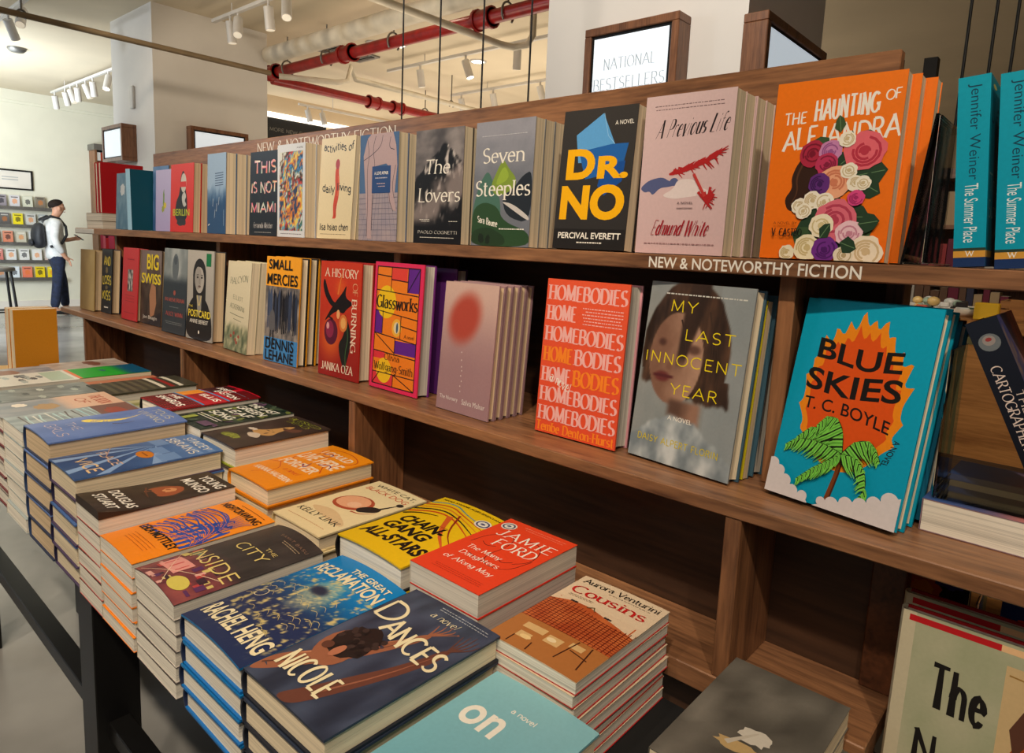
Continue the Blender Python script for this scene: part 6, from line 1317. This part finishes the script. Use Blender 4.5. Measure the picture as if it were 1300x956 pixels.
for r in range(3, 6):
    x = -1.01
    for i in range(12):
        w = rr.uniform(.03, .06); h = rr.uniform(.19, .25); B = Book(PB, .15, h, w, rr.choice([(170, 60, 60), (206, 196, 180), (60, 60, 80), (110, 80, 60), (190, 160, 120), (120, 40, 60)])); B.copy('%s spine along the %s of the dim back bookcase' % (['first', 'second', 'third', 'fourth', 'fifth', 'sixth', 'seventh', 'eighth', 'ninth', 'tenth', 'eleventh', 'twelfth'][i], ['middle shelf', 'shelf above the middle', 'highest filled shelf'][r - 3]), 'spines in the dim back bookcase', (x + w, 5.03, .0752 + .31 * r), (0, 0, PI / 2)); x += w + .004
tag(MB().box(.12, .9, 3.1, 3.6, 0, 1.75, .005).build('dark_zone_block', M['blackm']), 'dark cupboard in shadow at the right edge', 'cupboard')  # black block added to fill the dark zone behind the bay

# ------------------------------------------------------------------ the man reading his phone
def skin_mesh(name, nodes, edges, mat, parent, sub=2, root=0):
    me = bpy.data.meshes.new(name); me.from_pydata([n[0] for n in nodes], edges, []); o = bpy.data.objects.new(name, me); COL.objects.link(o)
    o.modifiers.new('skin', 'SKIN'); me.skin_vertices.new() if not me.skin_vertices else None
    for i, n in enumerate(nodes):
        r = n[1]; v = me.skin_vertices[0].data[i]; v.radius = r if isinstance(r, tuple) else (r, r); v.use_root = i == root
    s = o.modifiers.new('sub', 'SUBSURF'); s.levels = sub; s.render_levels = sub
    dg = bpy.context.evaluated_depsgraph_get(); ev = o.evaluated_get(dg); m2 = bpy.data.meshes.new_from_object(ev); m2.name = name
    bpy.data.objects.remove(o); bpy.data.meshes.remove(me); m2.polygons.foreach_set('use_smooth', [True] * len(m2.polygons))
    return add(name, m2, mat, parent)
# frame: y is the way he faces, x his right (toward the camera), z up; standing height 1.78
P = tag(empty('person', (-12.38, 3.24, 0)), 'man in pale shirt and dark jeans looking down at his phone', 'person')
N = [((0, .0, .95), (.15, .11)), ((0, -.01, 1.1), (.135, .10)), ((0, -.03, 1.3), (.16, .115)), ((0, -.035, 1.42), (.13, .09)), ((0, -.01, 1.5), (.055, .06)), ((0, .03, 1.565), (.055, .06)), ((0, .05, 1.63), (.072, .09)), ((0, .052, 1.70), (.076, .098)), ((0, .04, 1.745), (.055, .07)),
     ((.1, 0, .9), (.09, .095)), ((.105, -.03, .52), (.06, .066)), ((.11, -.09, .09), (.045, .05)), ((.115, .03, .045), (.045, .035)), ((.115, .10, .035), (.042, .028)),
     ((-.1, .01, .9), (.09, .095)), ((-.105, .09, .52), (.06, .066)), ((-.11, .12, .09), (.045, .05)), ((-.115, .24, .045), (.045, .035)), ((-.115, .31, .035), (.042, .028)),
     ((.17, -.04, 1.42), (.06, .065)), ((.235, -.08, 1.15), (.045, .048)), ((.20, .05, .93), (.034, .036)), ((.185, .09, .875), (.028, .04)),
     ((-.17, -.02, 1.42), (.06, .065)), ((-.22, .02, 1.16), (.045, .048)), ((-.11, .20, 1.17), (.034, .036)), ((-.08, .265, 1.19), (.03, .034))]
E = [(0, 1), (1, 2), (2, 3), (3, 4), (4, 5), (5, 6), (6, 7), (7, 8), (0, 9), (9, 10), (10, 11), (11, 12), (12, 13), (0, 14), (14, 15), (15, 16), (16, 17), (17, 18), (3, 19), (19, 20), (20, 21), (21, 22), (3, 23), (23, 24), (24, 25), (25, 26)]
def fingers(palm, base, dirs, lens, r=.0085):
    for b, d, l in zip(base, dirs, lens):
        k = len(N); p = Vector(b); d = Vector(d).normalized(); c = Vector((0, 0, 0))
        N.append((tuple(p), r * 1.1)); N.append((tuple(p + d * l * .55), r)); d2 = (d + Vector(palm[1]) * .7).normalized(); N.append((tuple(p + d * l * .55 + d2 * l * .45), r * .85))
        E.extend([(palm[0], k), (k, k + 1), (k + 1, k + 2)])
fingers((22, (0, -.3, -.5)), [(.205, .12, .845), (.19, .125, .838), (.178, .125, .838), (.166, .118, .842), (.2, .125, .885)], [(.1, .3, -1)] * 4 + [(.1, 1, -.4)], [.07, .078, .074, .06, .055])
fingers((26, (.5, .2, .6)), [(-.085, .30, 1.172), (-.08, .305, 1.185), (-.078, .305, 1.198), (-.078, .30, 1.21), (-.055, .275, 1.215)], [(.1, 1, .05)] * 4 + [(.3, .8, .7)], [.068, .076, .072, .06, .055])
body = skin_mesh('body', N, E, M['skin'], P)
m = MB(); m.ball((0, .138, 1.648), .011, .014, .02, 10, 7)
for s in (-1, 1): m.ball((s * .078, .045, 1.645), .012, .022, .034, 10, 7)
m.build('nose_and_ears', M['skin'], body)
m = MB()
for s in (-1, 1): m.ball((s * .034, .132, 1.675), .008, .007, .006, 10, 7)
m.build('eyes', M['hair'], body); m = MB(); m.tube([(-.03, .134, 1.602), (0, .142, 1.603), (.03, .134, 1.602)], .006, 6); m.build('mouth', plain('lips', (160, 90, 84), .5), body)
m = MB(); V = []; F = []; nu, nv = 20, 12
for j in range(nv + 1):
    for k in range(nu):
        q = 2 * PI * k / nu; sq = math.sin(q); tm = 95 + 32 * -sq if sq < 0 else 95 - 46 * sq
        t = math.radians(tm) * j / nv; V.append((.083 * math.sin(t) * math.cos(q), .038 + (.104 if sq > 0 else .122) * math.sin(t) * sq, 1.70 + .09 * math.cos(t)))
for j in range(nv):
    for k in range(nu): F.append((j * nu + k, (j + 1) * nu + k, (j + 1) * nu + (k + 1) % nu, j * nu + (k + 1) % nu))
m.raw(V, F, True); m.build('hair', M['hair'], P)
sh = [((0, .0, .84), (.185, .15)), ((0, .0, .94), (.195, .155)), ((0, -.01, 1.1), (.175, .14)), ((0, -.03, 1.3), (.18, .135)), ((0, -.035, 1.43), (.145, .10)), ((0, -.015, 1.49), (.075, .078)), ((.18, -.04, 1.42), (.078, .083)), ((.24, -.085, 1.15), (.064, .068)), ((.212, .035, .96), (.05, .052)), ((-.18, -.02, 1.42), (.078, .083)), ((-.225, .02, 1.16), (.064, .068)), ((-.13, .17, 1.165), (.05, .052))]
skin_mesh('shirt', sh, [(0, 1), (1, 2), (2, 3), (3, 4), (4, 5), (4, 6), (6, 7), (7, 8), (4, 9), (9, 10), (10, 11)], M['shirt'], P)
je = [((0, 0, 1.0), (.165, .12)), ((0, 0, .92), (.165, .125)), ((.1, 0, .82), (.1, .11)), ((.105, -.03, .52), (.078, .085)), ((.11, -.09, .1), (.066, .072)), ((-.1, .015, .82), (.1, .11)), ((-.105, .09, .52), (.078, .085)), ((-.11, .12, .1), (.066, .072))]
skin_mesh('jeans', je, [(0, 1), (1, 2), (2, 3), (3, 4), (1, 5), (5, 6), (6, 7)], M['jeans'], P)
for s, y in ((1, -.06), (-1, .15)): skin_mesh('shoe', [((s * .112, y - .04, .055), (.05, .045)), ((s * .115, y + .06, .05), (.05, .04)), ((s * .117, y + .15, .038), (.046, .03)), ((s * .117, y + .19, .035), (.03, .024))], [(0, 1), (1, 2), (2, 3)], M['shoe'], P)
bp = tag(empty('backpack', (-12.38, 3.24, 1.2)), 'black backpack worn on the back of the man with the phone', 'backpack')
skin_mesh('pack_body', [((0, -.20, -.18), (.15, .075)), ((0, -.235, -.05), (.165, .10)), ((0, -.235, .1), (.16, .095)), ((0, -.20, .23), (.125, .065))], [(0, 1), (1, 2), (2, 3)], M['pack'], bp)
skin_mesh('front_pocket', [((0, -.32, -.15), (.11, .03)), ((0, -.335, -.02), (.115, .04))], [(0, 1)], M['pack'], bp)
for s in (-1, 1): MB().tube([(s * .1, -.19, .26), (s * .12, -.08, .325), (s * .125, .03, .29), (s * .13, .105, .18), (s * .15, .11, .05), (s * .19, .03, -.08), (s * .16, -.12, -.14)], .02, 8).build('shoulder_strap', M['pack'], bp)
ph = tag(empty('mobile_phone', (-12.445, 3.575, 1.215), (math.radians(-35), 0, 0)), 'dark mobile phone held in the hand of the man', 'phone'); MB().box(-.036, .036, -.075, .075, -.004, .004, .003).build('phone_case', M['black'], ph); MB().box(-.033, .033, -.07, .07, .0041, .0046).build('screen', M['blackm'], ph)

# ------------------------------------------------------------------ light
def area(n, loc, target, size, power, col, sy=None):
    l = bpy.data.lights.new(n, 'AREA'); l.energy = power; l.color = col; l.size = size
    if sy: l.shape = 'RECTANGLE'; l.size_y = sy
    o = bpy.data.objects.new(n, l); COL.objects.link(o); o.location = loc; d = Vector(target) - Vector(loc); o.rotation_euler = d.to_track_quat('-Z', 'Y').to_euler(); return o
def spot(n, loc, target, power, col, ang=50, r=.05, blend=.4):
    l = bpy.data.lights.new(n, 'SPOT'); l.energy = power; l.color = col; l.spot_size = math.radians(ang); l.shadow_soft_size = r; l.spot_blend = blend
    o = bpy.data.objects.new(n, l); COL.objects.link(o); o.location = loc; d = Vector(target) - Vector(loc); o.rotation_euler = d.to_track_quat('-Z', 'Y').to_euler(); return o
WARM = (1.0, .85, .66); NEUT = (1.0, .91, .80); COOL = (.84, .93, 1.0)
for x, tx in ((-1.9, -2.7), (-.8, -1.75), (.1, -.95), (1.0, -.2)):
    spot('track_spot', (x, -.9, 3.38), (tx, .72, 1.15), 118, WARM, 60, .045)
area('ceiling_glow_lamp', (.6, -1.4, 3.4), (-.8, .7, .9), 1.8, 26, NEUT)
area('left_wall_daylight_fill', (-9.9, .6, 1.7), (-13.6, 4.6, 1.2), 1.6, 165, COOL, 2.4)  # added indoors out of view, standing in for daylight on the left wall
area('column_fill_light', (-7.6, -2.6, 3.15), (-7.6, 2.7, 2.6), .9, 70, (.80, .90, 1.0), .4)  # added cool lamp, unseen, to brighten the far column's front face
area('left_ceiling_uplight', (-11.2, 1.0, 2.1), (-11.2, 1.4, 3.6), 2.6, 95, COOL)  # added up-light brightening the left ceiling; no fixture hangs there
for x, y, e in ((-5.2, 6.2, 56), (-6, 10, 46), (-8.5, 7, 46)): area('ceiling_fill_uplight', (x, y, 1.6), (x, y, 4), 2.5, e, WARM)  # up-facing lamps added out of sight behind the shelf to brighten the ceiling
spot('track_spot', (-5.6, 1.4, 3.3), (-6.4, 3.6, 2.2), 50, WARM, 80, .08)
area('pipe_fill_lamp', (-4.6, 2.9, 2.3), (-4.9, 4.2, 3.3), 1.6, 12, WARM, .4)  # extra lamp added to brighten the red pipes; no fixture here
spot('track_spot', (-1.2, .8, 3.4), (-1.7, 2.8, 2.2), 175, NEUT, 75, .08)
w = bpy.data.worlds.new('room_ambient'); SC.world = w; w.use_nodes = True; bg = w.node_tree.nodes['Background']; bg.inputs[0].default_value = (1.0, .9, .78, 1); bg.inputs[1].default_value = .12

# ------------------------------------------------------------------ camera
cam = bpy.data.cameras.new('camera'); co = bpy.data.objects.new('camera', cam); COL.objects.link(co)
yaw, pitch, roll = (math.radians(v) for v in (131.2804, -8.01845, 2.4788))
f = Vector((math.cos(pitch) * math.cos(yaw), math.cos(pitch) * math.sin(yaw), math.sin(pitch))); r0 = Vector((math.sin(yaw), -math.cos(yaw), 0)); u0 = r0.cross(f)
r = r0 * math.cos(roll) + u0 * math.sin(roll); u = u0 * math.cos(roll) - r0 * math.sin(roll)
co.matrix_world = Matrix(((r.x, u.x, -f.x, 0), (r.y, u.y, -f.y, 0), (r.z, u.z, -f.z, H0), (0, 0, 0, 1)))
cam.sensor_fit = 'HORIZONTAL'; cam.sensor_width = 36; cam.lens = 858.275 / 1300 * 36; cam.shift_y = -45 / 1300; cam.clip_start = .02; cam.clip_end = 100
SC.camera = co
SC.view_settings.view_transform = 'Standard'; SC.view_settings.look = 'None'; SC.view_settings.exposure = 0.0; SC.view_settings.gamma = 1.0
